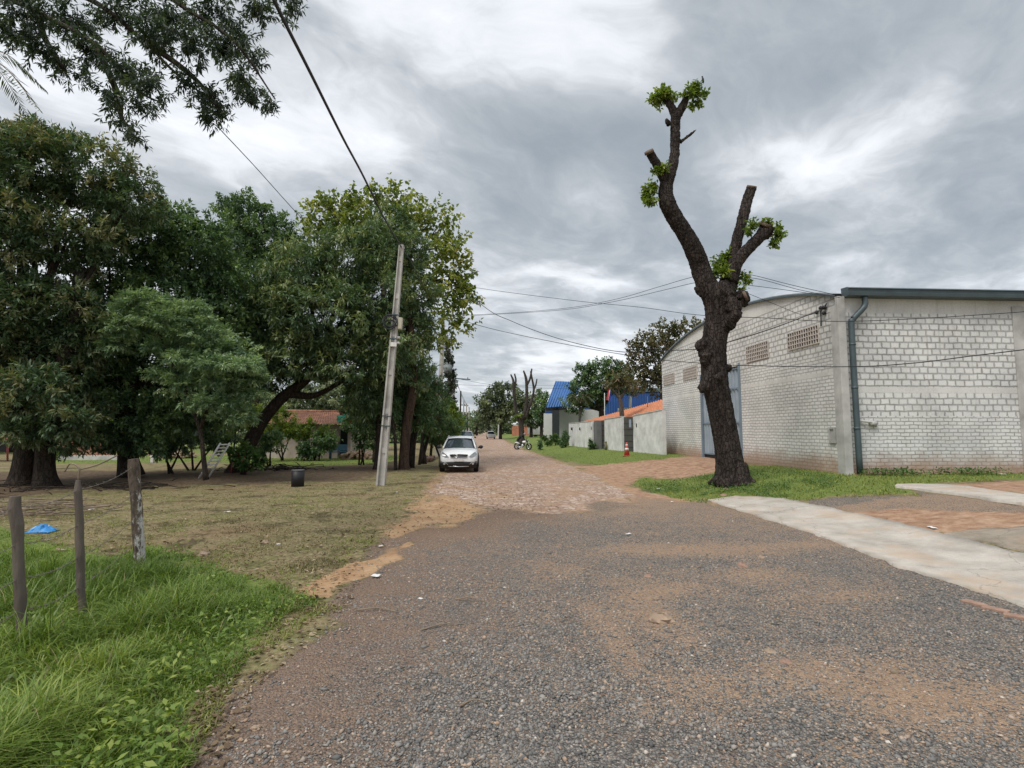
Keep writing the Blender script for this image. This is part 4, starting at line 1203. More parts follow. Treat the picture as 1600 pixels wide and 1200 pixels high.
# ------------------------------------------------------------------ leaning concrete pole with its fittings
pbm = gp(595, 758); PD = fwd(pbm)
ptp = at(627.5, 383, PD)
pole = thing('utility_pole', 'leaning grey concrete pole with channelled faces beside the verge', 'utility pole', pbm, 'concrete utility poles')
ax = unit(ptp - pbm)
rgt = unit(CR - ax * (CR @ ax)); bk = np.cross(ax, rgt)
Lp = np.linalg.norm(ptp - pbm)
ROT = np.stack([rgt, bk, ax], 1)
pm = MB()
def hsec(t):
    hw = .145 * (1 - t) + .08 * t; hd = .12 * (1 - t) + .08 * t; fl = hw * .42; web = hd * .35
    return [(-hw, -hd), (-hw + fl, -hd), (-hw + fl * 1.15, -web), (hw - fl * 1.15, -web), (hw - fl, -hd), (hw, -hd), (hw, hd), (hw - fl, hd), (hw - fl * 1.15, web), (-hw + fl * 1.15, web), (-hw + fl, hd), (-hw, hd)]
rings = []
ts = np.linspace(-.02, 1, 26)
for t in ts:
    solid = (t > .97)
    rings.append([pbm + ROT @ np.array([x, (y if not solid else math.copysign(.085, y)), t * Lp]) for x, y in hsec(t)])
n = 12
V = np.array(rings).reshape(-1, 3)
F = [(i * n + j, i * n + (j + 1) % n, (i + 1) * n + (j + 1) % n, (i + 1) * n + j) for i in range(len(ts) - 1) for j in range(n)]
F += [tuple(range(n))[::-1], tuple(range((len(ts) - 1) * n, len(ts) * n))]
pm.add(V, F)
for t in np.arange(.14, .96, .16):          # solid bridges across the channel
    c = pbm + ax * t * Lp
    pm.box(c, (.15 * (1 - t) + .09 * t, .14 * (1 - t) + .10 * t, .18), ROT)
pm.build('shaft', M_POLE, pole)
def along(t, dx=0, dy=0):
    return pbm + ROT @ np.array([dx, dy, t * Lp])
MB().box(along(.665, .20, -.05), (.14, .17, .40), ROT).build('meter_box', M_BOXC, pole, bevel=.015)
for dz in (-.0, .045):
    MB().cyl(along(.585 + dz * .5, .08), along(.585 + dz * .5, .22), .045, .04).build('insulator', M_PAPER, pole)
MB().box(along(.575, .05, -.12), (.2, .05, .14), ROT).build('bracket', M_PAPER, pole)
cb = MB()
for rr in (.22, .20, .24):
    c = along(.665 + random.uniform(-.01, .01), -.14, -.16)
    P = [c + rgt * math.cos(a_) * rr + ax * math.sin(a_) * rr * .8 + bk * .03 * math.sin(a_ * 3) for a_ in np.linspace(0, 2 * math.pi, 28)]
    cb.tube(P, .022, 6, cap=False)
cb.build('cable_coil', M_WIRE, pole)
for t in (.70, .655, .60, .28, .24):
    MB().box(along(t), (.30 - .12 * t, .26 - .06 * t, .035), ROT).build('strap', M_GUT, pole)

# more poles along the left of the street
def far_pole(lb, x0, y0, x1, y1, d, r, m=M_POLE, arm=None):
    b = at(x0, y0, d); b[2] = 0
    tp = at(x1, y1, d)
    t = thing('utility_pole', lb, 'utility pole', b, 'concrete utility poles')
    ax_ = unit(tp - b)
    mb = MB(); mb.tube([b, (b + tp) / 2, tp], [r, r * .82, r * .62], 8, smooth=False); mb.build('shaft', m, t)
    if arm:
        a = MB()
        for (px0, py0, px1, py1) in arm:
            a.cyl(at(px0, py0, d), at(px1, py1, d), .055, n=6)
            for s in (.15, .85):
                c = at(px0 + (px1 - px0) * s, py0 + (py1 - py0) * s, d)
                a.cyl(c, c + [0, 0, .22], .05, .03, 6)
        a.build('crossarm', M_GUT, t)
    return t
far_pole('tall concrete pole before the climber covered pole, second from camera', 684, 698, 692.5, 505, 40, .22, arm=[(684, 531, 702, 531)])
far_pole('concrete pole with bracket to the right, third from camera', 705.5, 698, 709.5, 589, 50, .17, arm=[(708, 591, 735, 593)])
far_pole('dark slim wooden pole, fourth from camera down the street', 718.5, 692, 720, 611, 62, .13, M_BARK)
far_pole('pale pole, fifth from camera down the street', 723.5, 688, 724.5, 626, 76, .15, arm=[(721, 633, 727, 633)])
far_pole('pale pole, sixth from camera down the street', 728, 684, 729, 630, 92, .15, arm=[(726, 634, 732, 634)])
far_pole('faint thin pole, farthest of those down the street', 732.5, 682, 733, 636, 112, .15)
far_pole('thin white post on the right of the street by the far trees', 778.5, 684, 779.5, 641, 122, .17, M_WHITEW)
# pole smothered by a climber, with a transformer
ib = at(702, 700, 46); ib[2] = 0
iv = thing('climber_covered_pole', 'tall pole smothered in grey green climber with a transformer on it', 'utility pole', ib)
MB().tube([ib, at(702, 545, 46)], [.22, .12], 8).build('shaft', M_BARKL, iv)
crown(iv, px_clumps([(703, 625, 10, 24, 46), (703, 590, 9.5, 24, 46), (701, 565, 6.5, 18, 46), (698, 548, 4, 12, 46), (704, 655, 10, 22, 46)]), M_CYP, .2, .12, cov=1.2, inner=.3, droop=.2, name='climber')
tr_ = MB(); c = at(700, 577, 45.3)
tr_.cyl(c + [0, 0, -.35], c + [0, 0, .35], .33, n=14); tr_.cyl(c + [0, 0, .35], c + [0, 0, .42], .27, n=14)
for dx in (-.15, .15):
    tr_.cyl(c + [dx, 0, .4], c + [dx, 0, .62], .05, .03, 6)
tr_.build('transformer', mat('transformer_grey', (.20, .225, .225), .6, .15), iv)
c = at(709, 567, 45.6)
MB().ball(c + [0, 0, .05], (.14, .12, .13), 8, 6).cyl(at(704, 568, 45.8), c, .03, n=6).build('lamp', M_BLACKM, iv)

# ------------------------------------------------------------------ overhead cables
def cable(lb, pts, r, k=8, name='cable', group='overhead cables'):
    P = smooth_path([at(*p) for p in pts], k)
    o = MB().tube(P, r, 6).build(name, M_WIRE)
    return tag(o, lb, 'cable', group)
cable('thick twisted black cable dropping from the top edge to the leaning pole', [(627, 386, PD), (601, 342, 14.6), (566, 272, 11.2), (536, 216, 9.3), (482, 108, 7.1), (440, 25, 5.9), (405, -50, 5.1), (340, -190, 4.1)], .024)
cable('thin wire slanting behind the boughs down into the trees', [(340, 198, 13), (400, 262, 16), (462, 331, 20), (520, 392, 25)], .012)
cable('cable sagging from the pole top into the trees behind it', [(628, 388, PD), (650, 425, 23), (692, 512, 40)], .02)
cable('straight wire from the large leaved tree to the lopped trunk and on to the wall', [(692, 440, 40), (760, 452, 31), (900, 470, 27), (1000, 480, 24), (1090, 492, 20.5), (1200, 497, 17.5), (1330, 502, 16.2), (1560, 490, 15.6), (1800, 470, 15)], .012)
cable('dark cable sagging from the large leaved tree toward the lower lopped trunk', [(692, 420, 40), (755, 478, 31), (800, 502, 30), (860, 525, 28), (920, 541, 26), (975, 550, 24.5), (1035, 548, 22), (1095, 545, 19.5), (1140, 534, 17), (1210, 512, 15.6), (1284, 484, on_x(1284, 484, XW - .05)[1])], .016)
cable('lowest cable running from behind the pole across the front wall to the right edge', [(692, 490, 40), (740, 506, 31), (800, 521, 29.5), (900, 541, 27), (980, 555, 25), (1040, 563, 22.5), (1090, 567, 20.5), (1158, 571, 18), (1320, 573, 15.8), (1420, 568, 14), (1520, 556, 13), (1620, 544, 12)], .014)
cable('upper drooping wire between the poles and the warehouse corner', [(692, 492, 40), (760, 491, 31), (880, 482, 28), (960, 468, 25), (1030, 448, 22.5), (1078, 434, 20.5), (1120, 426, 19), (1166, 428, 18.2), (1240, 446, 17.5), (1316, 463, 17)], .010)
cable('lower drooping wire between the poles and the warehouse corner', [(692, 495, 40), (760, 492, 31), (880, 484, 28), (960, 471, 25), (1030, 455, 22.5), (1080, 443, 20.5), (1130, 434, 19), (1180, 435, 18.2), (1250, 453, 17.5), (1312, 465, 17)], .010)
cable('short wire from the lopped trunk across the warehouse roof edge', [(1165, 445, 18.2), (1220, 452, 17.6), (1290, 462, 17)], .009)
cable('two core wire looping from lopped trunk down to the vent grilles', [(1160, 455, 18), (1210, 475, 17.6), (1255, 492, 17), (1284, 486, 16.6)], .008)
cable('service wire between the climber covered pole and the bracket pole', [(692, 520, 40), (700, 560, 45), (709, 590, 50), (720, 613, 62), (729, 632, 92), (733, 638, 112)], .02)
cable('sagging wire on the street side of the distant poles', [(694, 530, 40), (712, 590, 48), (722, 620, 62), (729, 634, 90)], .018)
cable('slack wire falling from the leaves to the second pole', [(664, 520, 27), (668, 545, 29), (682, 585, 36), (687, 600, 40)], .012)
cable('straight drop wire hanging left of the second pole', [(670, 500, 28), (670.5, 540, 28), (671.5, 590, 28)], .012)
cable('wire crossing the street from bracket pole to the far lopped tree', [(712, 591, 50), (760, 600, 56), (805, 604, 60), (870, 607, 62), (950, 607, 60), (1030, 600, 50)], .014)
cable('second wire crossing the street just above the far trees', [(709, 601, 50), (780, 603, 56), (860, 602, 62), (940, 601, 60), (1030, 596, 48)], .012)

# ------------------------------------------------------------------ cars
def car(label, front, head, paint, length=4.16, width=1.74, height=1.50, detail=True, group='cars parked along the street'):
    """front: point on the ground under the middle of the front bumper; head: unit vector the car faces"""
    fwdv = np.array([head[0], head[1], 0.0]); fwdv /= np.linalg.norm(fwdv)
    lat = np.array([-fwdv[1], fwdv[0], 0.0])
    base = np.array(front) - fwdv * length / 2
    t = thing('parked_car', label, 'car', base, group)
    def w_(x, y, z):                    # x sideways, y back from the front bumper, z up
        return np.array(front) + lat * x - fwdv * y + np.array([0, 0, z])
    hw = width / 2
    # lower body: stations from nose to tail (y, bottom, top, half width at the sill, at the waist, at the top edge)
    stn = [(0.00, .36, .60, .60, .66, .58), (.06, .26, .80, .74, .79, .68), (.30, .22, .93, .83, .85, .74), (.75, .20, 1.0, .86, .87, .76), (1.15, .20, 1.05, .87, .87, .78),
           (1.35, .20, 1.06, .87, .87, .80), (2.2, .20, 1.06, .87, .87, .80), (3.1, .20, 1.09, .87, .87, .80), (3.8, .22, 1.10, .85, .85, .78), (4.08, .28, 1.04, .80, .80, .73), (4.16, .40, .92, .70, .72, .66)]
    ky, kx = length / 4.16, hw / .87
    rows = []
    for (y, z0, z1, a, b_, c_) in stn:
        zm = z0 + (z1 - z0) * .62
        half = [(a * .86, z0), (a, z0 + .10), (b_ * 1.0, zm), (b_ * .985, zm + (z1 - zm) * .55), (c_, z1 - .012), (c_ * .45, z1 + .012)]
        ring = [(x * kx, z) for x, z in half] + [(0, z1 + .02)] + [(-x * kx, z) for x, z in half[::-1]]
        rows.append([w_(x, y * ky, z) for x, z in ring])
    G = np.array(rows)
    mb = MB(); mb.grid(G, True)
    nb = G.shape[1]
    mb.f.append(list(range(nb))); mb.sm.append(False)
    mb.f.append(list(range((len(stn) - 1) * nb, len(stn) * nb))[::-1]); mb.sm.append(False)
    mb.build('body', paint, t, subsurf=1)
    # cabin: windscreen base, roof front, roof rear, tail
    zb, zr = 1.03, height
    cab = [(1.02, .74, zb), (1.78, .57, zr - .06), (2.1, .58, zr), (3.2, .57, zr - .01), (3.75, .56, zr - .10), (4.02, .70, zb + .02)]
    wide = .76
    def cw(x): return x * kx
    roof = MB()
    rr = []
    for (y, x, z) in ((1.72, .55, zr - .075), (1.80, .57, zr - .045), (2.1, .59, zr), (2.7, .60, zr + .02), (3.2, .59, zr), (3.72, .56, zr - .08)):
        rr.append([w_(cw(s * x), y * ky, z + .03 * (1 - abs(s) ** 2)) for s in (-1.03, -.9, -.5, 0, .5, .9, 1.03)])
    roof.grid(np.array(rr)); roof.build('roof', paint, t)
    ws = MB()
    G = []
    for f in np.linspace(0, 1, 5):
        y = .98 * (1 - f) + 1.74 * f; z = (zb - .015) * (1 - f) + (zr - .07) * f; x = .735 * (1 - f) + .545 * f
        G.append([w_(cw(s * x), (y + .12 * abs(s) ** 2) * ky, z) for s in np.linspace(-1, 1, 9)])
    ws.grid(np.array(G)); ws.build('windscreen', M_GLASS, t)
    for s in (-1, 1):
        g = MB()
        lo = [(1.12, .775), (1.9, .80), (3.0, .80), (3.9, .74)]; hi = [(1.86, .585), (2.1, .595), (3.2, .595), (3.72, .57)]
        G = np.array([[w_(cw(s * x), y * ky, zb - .02) for y, x in lo], [w_(cw(s * x), y * ky, zr - .05) for y, x in hi]])
        g.grid(G, False); g.build('side_window', M_GLASS, t)
        for pth, pr_ in (([w_(cw(s * .755), 1.0 * ky, zb), w_(cw(s * .655), 1.4 * ky, (zb + zr) / 2 + .02), w_(cw(s * .575), 1.80 * ky, zr - .045)], .035),
                         ([w_(cw(s * .79), 2.65 * ky, zb), w_(cw(s * .60), 2.6 * ky, zr - .03)], .028), ([w_(cw(s * .77), 3.75 * ky, zb), w_(cw(s * .58), 3.5 * ky, zr - .03)], .06)):
            MB().tube(pth, pr_, 6).build('pillar', paint, t)
    rw = MB()
    rw.grid(np.array([[w_(cw(-.68), 4.05 * ky, zb), w_(cw(.68), 4.05 * ky, zb)], [w_(cw(-.55), 3.74 * ky, zr - .09), w_(cw(.55), 3.74 * ky, zr - .09)]]), False)
    rw.build('rear_window', M_GLASS, t)
    # wheels
    for s in (-1, 1):
        for y in (.80, 3.36):
            c = w_(cw(s * .77), y * ky, .32)
            ty = MB(); ty.cyl(c - lat * .11, c + lat * .11, .32, n=20)
            wl = ty.build('wheel', M_TYRE, t, bevel=.03)
            rm = MB(); rm.cyl(c + lat * s * .09, c + lat * s * .118, .205, n=16); rm.build('rim', M_RIM, wl)
            ar = MB()
            P = [w_(cw(s * .868), (y + .385 * math.cos(a_)) * ky, .32 + .385 * math.sin(a_)) for a_ in np.linspace(-.2, math.pi + .2, 14)]
            ar.tube(P, .045, 6); ar.build('wheel_arch', M_BLACKM, t)
    # front face
    lb = MB()
    G = []
    for z, yy in ((.20, .10), (.28, .00), (.40, -.03), (.475, -.025), (.50, .03)):
        G.append([w_(cw(x), (yy + .10 * (abs(x) / .8) ** 3) * ky, z) for x in np.linspace(-.80, .80, 11)])
    lb.grid(np.array(G)); lb.build('bumper', M_BLACKM, t)
    gr = MB()
    gr.prism([w_(cw(x), -.012, z) for x, z in ((-.36, .70), (-.40, .775), (-.30, .80), (.30, .80), (.40, .775), (.36, .70), (.25, .665), (-.25, .665))], fwdv * -.09)
    g_ = gr.build('grille', M_BLACKM, t)
    ch = MB()
    ch.tube([w_(cw(-.40), -.02, .785), w_(0, -.025, .81), w_(cw(.40), -.02, .785)], .013, 6)
    for z in (.70, .735):
        ch.tube([w_(cw(-.35), -.018, z), w_(cw(.35), -.018, z)], .006, 5)
    ch.tube([w_(cw(-.37), -.02, .69), w_(0, -.03, .655), w_(cw(.37), -.02, .69)], .011, 6)
    ch.build('grille_trim', M_CHROME, g_)
    for s in (-1, 1):
        hl = MB()
        q = [(.46, .05, .70), (.52, .10, .76), (.66, .22, .86), (.74, .34, .90), (.80, .30, .80), (.76, .16, .72), (.62, .08, .685)]
        hl.prism([w_(cw(s * x), (y - .07) * ky, z) for x, y, z in q], -fwdv * .12)
        hl.build('headlight', M_LAMP, t)
        fg = MB(); c = w_(cw(s * .63), -.01, .405); fg.cyl(c, c + fwdv * .05, .052, n=12); fg.build('fog_lamp', M_CHROME, t)
        ft = MB(); ft.tube([w_(cw(s * .46), .0, .34), w_(cw(s * .56), -.035, .44), w_(cw(s * .76), .06, .45)], .014, 6); ft.build('fog_trim', M_CHROME, t)
        mr = MB(); c = w_(cw(s * .99), 1.28 * ky, 1.08)
        mr.ball(c, (.105, .075, .08), 10, 7); mr.cyl(w_(cw(s * .85), 1.28 * ky, 1.03), c, .03, n=6); mr.build('wing_mirror', M_BLACKM, t)
        rl = MB(); rl.tube([w_(cw(s * .575), 1.95 * ky, zr + .0), w_(cw(s * .575), 2.05 * ky, zr + .055), w_(cw(s * .58), 3.1 * ky, zr + .06), w_(cw(s * .57), 3.3 * ky, zr)], .018, 6); rl.build('roof_rail', M_CHROME, t)
    pl_ = MB(); pl_.box(w_(0, -.05, .555), (.40, .015, .12), np.stack([lat, -fwdv, [0, 0, 1]], 1)); pl_.build('number_plate', M_PLATE, t, bevel=.004)
    sk = MB(); sk.tube([w_(cw(-.45), -.03, .285), w_(0, -.05, .275), w_(cw(.45), -.03, .285)], .02, 6); sk.build('skid_trim', M_CHROME, t)
    wp = MB(); wp.tube([w_(cw(-.55), .98 * ky, zb + .01), w_(cw(.0), 1.0 * ky, zb + .05)], .010, 5); wp.tube([w_(cw(-.02), .98 * ky, zb + .01), w_(cw(.55), 1.02 * ky, zb + .04)], .010, 5); wp.build('wiper', M_BLACKM, t)
    return t
cf = gp(716.5, 739); cf[2] = 0
car('white compact crossover with black lower bumper parked on the left of the cobbles', cf, (-.0, -1), M_WHITE, width=1.70, height=1.53)
c2 = at(727.5, 700, 56); c2[2] = 0
car('silver blue car parked behind the white crossover', c2, (0, -1), M_SILVER, height=1.72)
c3 = at(766.5, 680, 118); c3[2] = 0
car('distant white car parked on the right before the trees', c3, (0, 1), M_WHITE, height=1.6)

# ------------------------------------------------------------------ perimeter wall with doors, house behind it
pw = [gp(889, 696.5), gp(925, 700), gp(945, 702.2), gp(972, 704.8), gp(990, 706.2), gp(1036, 710.5)]
def ztop(i, px, py):
    return float(at(px, py, fwd(pw[i]))[2])
tops = [ztop(0, 889, 662), ztop(1, 925, 658.5), ztop(2, 945, 655.5), ztop(3, 973, 651.5), ztop(4, 990, 650), ztop(5, 1036, 641)]
bw = thing('boundary_wall', 'grey rendered boundary wall with two dark doors before the tiled house', 'wall', pw[5])
wdir = unit(np.array([*(pw[5] - pw[0])[:2], 0])); wn = np.array([-wdir[1], wdir[0], 0])
if wn[0] > 0: wn = -wn
for i, j in ((0, 1), (2, 3), (4, 5)):
    a, b_ = pw[i], pw[j]
    MB().prism([[a[0], a[1], -.2], [b_[0], b_[1], -.2], [b_[0], b_[1], tops[j]], [a[0], a[1], tops[i]]], -wn * .22).build('wall_panel', M_WALLG, bw)
    cp = MB(); cp.prism([np.array([a[0], a[1], tops[i] + .002]) + wn * .03, np.array([b_[0], b_[1], tops[j] + .002]) + wn * .03, np.array([b_[0], b_[1], tops[j] + .06]) + wn * .03, np.array([a[0], a[1], tops[i] + .06]) + wn * .03], -wn * .28)
    cp.build('coping', M_COLUMN, bw)
for i, j, m in ((1, 2, M_DKMET), (3, 4, M_DKMET)):
    a, b_ = pw[i] - wn * .16, pw[j] - wn * .16
    d_ = MB().prism([[a[0], a[1], .0], [b_[0], b_[1], .0], [b_[0], b_[1], tops[j] - .02], [a[0], a[1], tops[i] - .02]], -wn * .06).build('door', m, bw)
    rl = MB()
    for k in range(1, 6):
        z = .3 + (tops[j] - .4) * k / 6
        rl.prism([a + wn * .012 + [0, 0, z - a[2]], b_ + wn * .012 + [0, 0, z - b_[2]], b_ + wn * .012 + [0, 0, z - b_[2] + .04], a + wn * .012 + [0, 0, z - a[2] + .04]], -wn * .010)
    rl.build('door_rail', M_BLACKM, d_)
g = (pw[1] * .45 + pw[2] * .55)
MB().lim((g[0] - .25, g[1] - .45, -.1), (g[0] + .15, g[1] + .45, tops[2] - .05)).build('pier', mat('dark_grey_render', (.16, .16, .165), .9, .2), bw)
a = at(984.5, 661.5, fwd(pw[4]) - .1)
MB().box(a + wn * .0, (.02, .35, .5), np.stack([wn, wdir, [0, 0, 1]], 1)).build('door_plate', mat('pale_blue_plate', (.30, .35, .45), .5, .1), bw)
for px, py, dd in ((895, 670, 0), (908, 670, 0), (927, 669, 1), (938, 668, 1), (961, 667, 3), (998, 664.5, 4)):
    d_ = fwd(pw[0]) + (fwd(pw[5]) - fwd(pw[0])) * (px - 889) / (1036 - 889)
    # find the point on the wall plane
    rdir = ray(px, py); k = ((pw[0] - CAM) @ wn) / (rdir @ wn); c = CAM + rdir * k
    lm = MB(); lm.cyl(c + wn * .10 + [0, 0, -.12], c + wn * .10 + [0, 0, .12], .085, n=10); lm.box(c + wn * .02, (.05, .05, .08)); lm.build('wall_lamp', M_BLACKM, bw)
rdir = ray(918.5, 670); k = ((pw[0] - CAM) @ wn) / (rdir @ wn); c = CAM + rdir * k
sgn = MB(); sgn.box(c + wn * .03, (.04, 2.2, .55), np.stack([wn, wdir, [0, 0, 1]], 1)); sgn.build('wall_sign', mat('brown_sign', (.10, .065, .06), .6, .3), bw)

# tiled house behind the wall: a corrugated tile roof on white walls
def tile_roof(name, e0, e1, r0, r1, m, parent, n=40, amp=.06, rows=8):
    """eave line e0-e1, ridge line r0-r1; barrel tiles run from eave to ridge"""
    e0, e1, r0, r1 = map(lambda q: np.array(q, float), (e0, e1, r0, r1))
    nn = unit(np.cross(e1 - e0, r0 - e0))
    if nn[2] < 0: nn = -nn
    cols = n * 6
    G = []
    for i in range(rows * 2 + 1):
        f = i / (rows * 2)
        row = []
        for j in range(cols + 1):
            s = j / cols
            p = (e0 * (1 - s) + e1 * s) * (1 - f) + (r0 * (1 - s) + r1 * s) * f
            row.append(p + nn * (amp * (.5 + .5 * math.cos(2 * math.pi * s * n)) + (amp * .5 if i % 2 == 0 else 0)))
        G.append(row)
    return MB().grid(np.array(G), False).build(name, m, parent)
e0, e1 = at(898, 664, 51.5), at(1052, 648, 35.5)
r0_, r1_ = at(919, 657.5, 56), at(1065, 617, 41)
hs = thing('tiled_house', 'low house with bright orange tile roof showing above the grey wall', 'house', (e1[0], e1[1], .4))
e0[2] = e1[2] = min(e0[2], e1[2])
tile_roof('roof', e0, e1, r0_, r1_, M_ORANGE, hs, 46, .07)
hw_ = MB()
hw_.prism([[e0[0] + .5, e0[1] + .6, 0], [e1[0] + .5, e1[1] + .4, 0], [e1[0] + .5, e1[1] + .4, e1[2] - .05], [e0[0] + .5, e0[1] + .6, e0[2] - .05]], (.2, .1, 0))
hw_.prism([[r0_[0], r0_[1], 0], [r1_[0], r1_[1], 0], [r1_[0], r1_[1], r1_[2] - .12], [r0_[0], r0_[1], r0_[2] - .12]], (.2, .1, 0))
hw_.build('wall', M_WHITEW, hs)
ac = MB(); p0 = at(1012, 648, 44)
ac.cyl(at(1012, 655, 44), at(1011.5, 619, 44), .03, n=6); ac.build('aerial', M_GUT, hs)

# blue roofed hall beyond
bh = thing('blue_roofed_hall', 'white hall with steep blue sheet roof on dark columns down the street', 'building', gp(872, 690.5))
DB = fwd(gp(872, 690.5))
def bp(px, py, dd=0): return at(px, py, DB + dd)
rf = MB()
rf.prism([bp(853, 637), bp(868.5, 595.5, 2.5), bp(908, 597, 2.5), bp(893, 635.5)], np.array([0, .3, 0]))
rf.prism([bp(853.2, 637.2, .4), bp(868.6, 595.7, 2.9), bp(868.6, 637, 9)], np.array([.2, 0, 0]))
rf.build('roof', M_BLUER, bh)
se = MB()
for k in range(11):
    f = k / 10
    a = bp(853 + 40 * f, 637 - 1.5 * f, -.06); b_ = bp(868.5 + 39.5 * f, 595.5 + 1.5 * f, 2.44)
    se.tube([a, b_], .05, 5)
se.build('roof_seam', M_BLUER, bh)
MB().prism([bp(854, 642), bp(852, 637), bp(884, 634), bp(884, 640)], np.array([0, .8, 0])).build('fascia', M_BLACKM, bh)
MB().prism([bp(852, 646, 6), bp(852, 636, 6), bp(872, 636, 6), bp(872, 646, 6)], np.array([0, .3, 0])).build('blue_panel', M_BLUEW, bh)
for (x0, x1, yb, dd) in ((863, 874, 690.5, 0), ):
    MB().prism([bp(x0, yb, dd), bp(x1, yb, dd), bp(x1, 636, dd), bp(x0, 636, dd)], np.array([.1, .9, 0])).build('column', M_DGREY, bh)
wl_ = MB()
wl_.prism([bp(850, 686, 10), bp(863, 686, 10), bp(863, 644, 10), bp(850, 646, 10)], np.array([0, .4, 0]))
wl_.build('wall', M_WHITEW, bh)
wl_ = MB()
wl_.prism([bp(873, 690, 3), bp(945, 690, 3), bp(945, 640, 3), bp(873, 640, 3)], np.array([0, .4, 0]))
wl_.build('wall', M_WHITEW, bh)
wd_ = MB()
for x in (884, 889, 893):
    wd_.prism([bp(x, 644, 2.9), bp(x + 2, 644, 2.9), bp(x + 2, 634, 2.9), bp(x, 634, 2.9)], np.array([0, .05, 0]))
wd_.build('window', M_DGREY, bh)
# long blue shed behind the trees
sh = thing('blue_shed', 'long dark blue metal shed rising behind the orange roof', 'building', at(1000, 690, 70) * [1, 1, 0])
MB().prism([at(940, 690, 72), at(1050, 690, 66), at(1050, 612, 66), at(940, 611, 72)], np.array([.1, 12, 0])).build('wall', M_BLUEW, sh)
cr = MB()
for k in range(28):
    f = k / 27
    a = at(940 + 110 * f, 688, 72 - 6 * f); b_ = at(940 + 110 * f, 612.5, 72 - 6 * f)
    cr.box((a + b_) / 2 + [0, -.05, 0], (.12, .1, b_[2] - a[2]))
cr.build('rib', M_BLUER, sh)
MB().prism([at(938, 612, 71.8), at(1052, 612, 65.8), at(1052, 606, 66), at(938, 606.5, 72)], np.array([.1, 13, .6])).build('roof', mat('dark_green_roof', (.04, .075, .07), .6, .2), sh)
MB().prism([at(972, 641, 64), at(1000, 641, 63), at(1000, 637, 63), at(972, 637, 64)], np.array([0, 2, 0])).build('canopy', M_WHITEW, sh)
vp = MB(); vp.cyl(at(985, 641, 62), at(984.5, 619, 62), .16, n=10); vp.build('vent_pipe', M_WHITEW, sh)

# flag
fb = at(945, 668, 60); fb[2] = .3
fl = thing('flagpole', 'red, white and blue flag hanging limp on a pale pole behind the wall', 'flag', fb)
ft_ = at(944.5, 614, 60)
MB().cyl(fb, ft_, .05, .04, 8).build('pole', M_WHITEW, fl)
fd = MB()
for k, (m, s0, s1) in enumerate(((M_FLAGR, 0, .34), (M_FLAGW, .34, .68), (M_FLAGB, .68, 1.0))):
    o_ = at(947.5, 606, 60); G = []
    for i in range(9):
        f = i / 8
        row = []
        for j in range(5):
            s = s0 + (s1 - s0) * j / 4
            row.append(o_ + np.array([.20 + s * .42 - f * .18, .10 * math.sin(s * 9 + f * 2), -f * 1.35 + s * (-.15)]))
        G.append(row)
    MB().grid(np.array(G)).build('flag_stripe', m, fl)

# traffic cone
cc = gp(979.5, 712.5)
cn = thing('traffic_cone', 'red and white traffic cone on the grass before the dark door', 'traffic cone', cc)
MB().cyl(cc + [0, 0, .03], cc + [0, 0, .80], .17, .035, 18).build('cone_body', M_CONE, cn)
bs = MB(); bs.box(cc + [0, 0, .018], (.48, .48, .036)); bs.build('base', M_CONE, cn, bevel=.01)
for z, dz in ((.34, .13), (.60, .08)):
    f0, f1 = (z - .03) / .77, (z + dz - .03) / .77
    MB().cyl(cc + [0, 0, z], cc + [0, 0, z + dz], .17 - .135 * f0 + .006, .17 - .135 * f1 + .006, 18).build('reflective_band', M_PAPER, cn)

# ------------------------------------------------------------------ motorcycle and the person bent over it
mc = gp(817, 702.5)
mo = thing('motorcycle', 'small black and white motorcycle parked on the right edge of the cobbles', 'motorcycle', mc)
md = unit(np.array([.86, -.5, 0])); ml = np.array([-md[1], md[0], 0])
def mp(x, z, y=0): return mc + md * x + ml * y + np.array([0, 0, z])
for x in (-.62, .62):
    ty = MB(); P = [mp(x + .28 * math.cos(a_), .30 + .28 * math.sin(a_)) for a_ in np.linspace(0, 2 * math.pi, 24)]
    ty.tube(P, .05, 8, cap=False); wl = ty.build('wheel', M_TYRE, mo)
    rm = MB(); P = [mp(x + .21 * math.cos(a_), .30 + .21 * math.sin(a_)) for a_ in np.linspace(0, 2 * math.pi, 20)]
    rm.tube(P, .02, 6, cap=False)
    for a_ in np.linspace(0, 2 * math.pi, 6, endpoint=False):
        rm.cyl(mp(x, .30), mp(x + .21 * math.cos(a_), .30 + .21 * math.sin(a_)), .014, n=5)
    rm.build('rim', M_CHROME, wl)
fr = MB()
fr.tube([mp(-.62, .30, .06), mp(-.3, .45), mp(.1, .42), mp(.32, .75), mp(.40, .92)], .035, 6)
fr.tube([mp(.62, .30, .05), mp(.50, .62, .05), mp(.38, .98, .05)], .028, 6); fr.tube([mp(.62, .30, -.05), mp(.50, .62, -.05), mp(.38, .98, -.05)], .028, 6)
fr.build('frame', M_BLACKM, mo)
MB().ball(mp(-.02, .36), (.17, .13, .16), 10, 7).build('engine', M_CHROME, mo)
MB().ball(mp(.16, .72), (.22, .15, .12), 12, 8).build('fuel_tank', M_WHITE, mo)
st_ = MB(); st_.tube([mp(.0, .74), mp(-.25, .72), mp(-.55, .76), mp(-.75, .80)], [.08, .10, .10, .05], 10, squash=.6); st_.build('seat', M_BLACKM, mo)
MB().tube([mp(-.35, .55, .0), mp(-.6, .66), mp(-.85, .66)], [.09, .10, .03], 8).build('tail_fairing', M_WHITE, mo)
MB().tube([mp(.34, 1.0, .34), mp(.40, 1.04, .12), mp(.40, 1.04, -.12), mp(.34, 1.0, -.34)], .02, 6).build('handlebar', M_BLACKM, mo)
MB().ball(mp(.50, .88), .10, 10, 7).build('headlight', M_LAMP, mo)
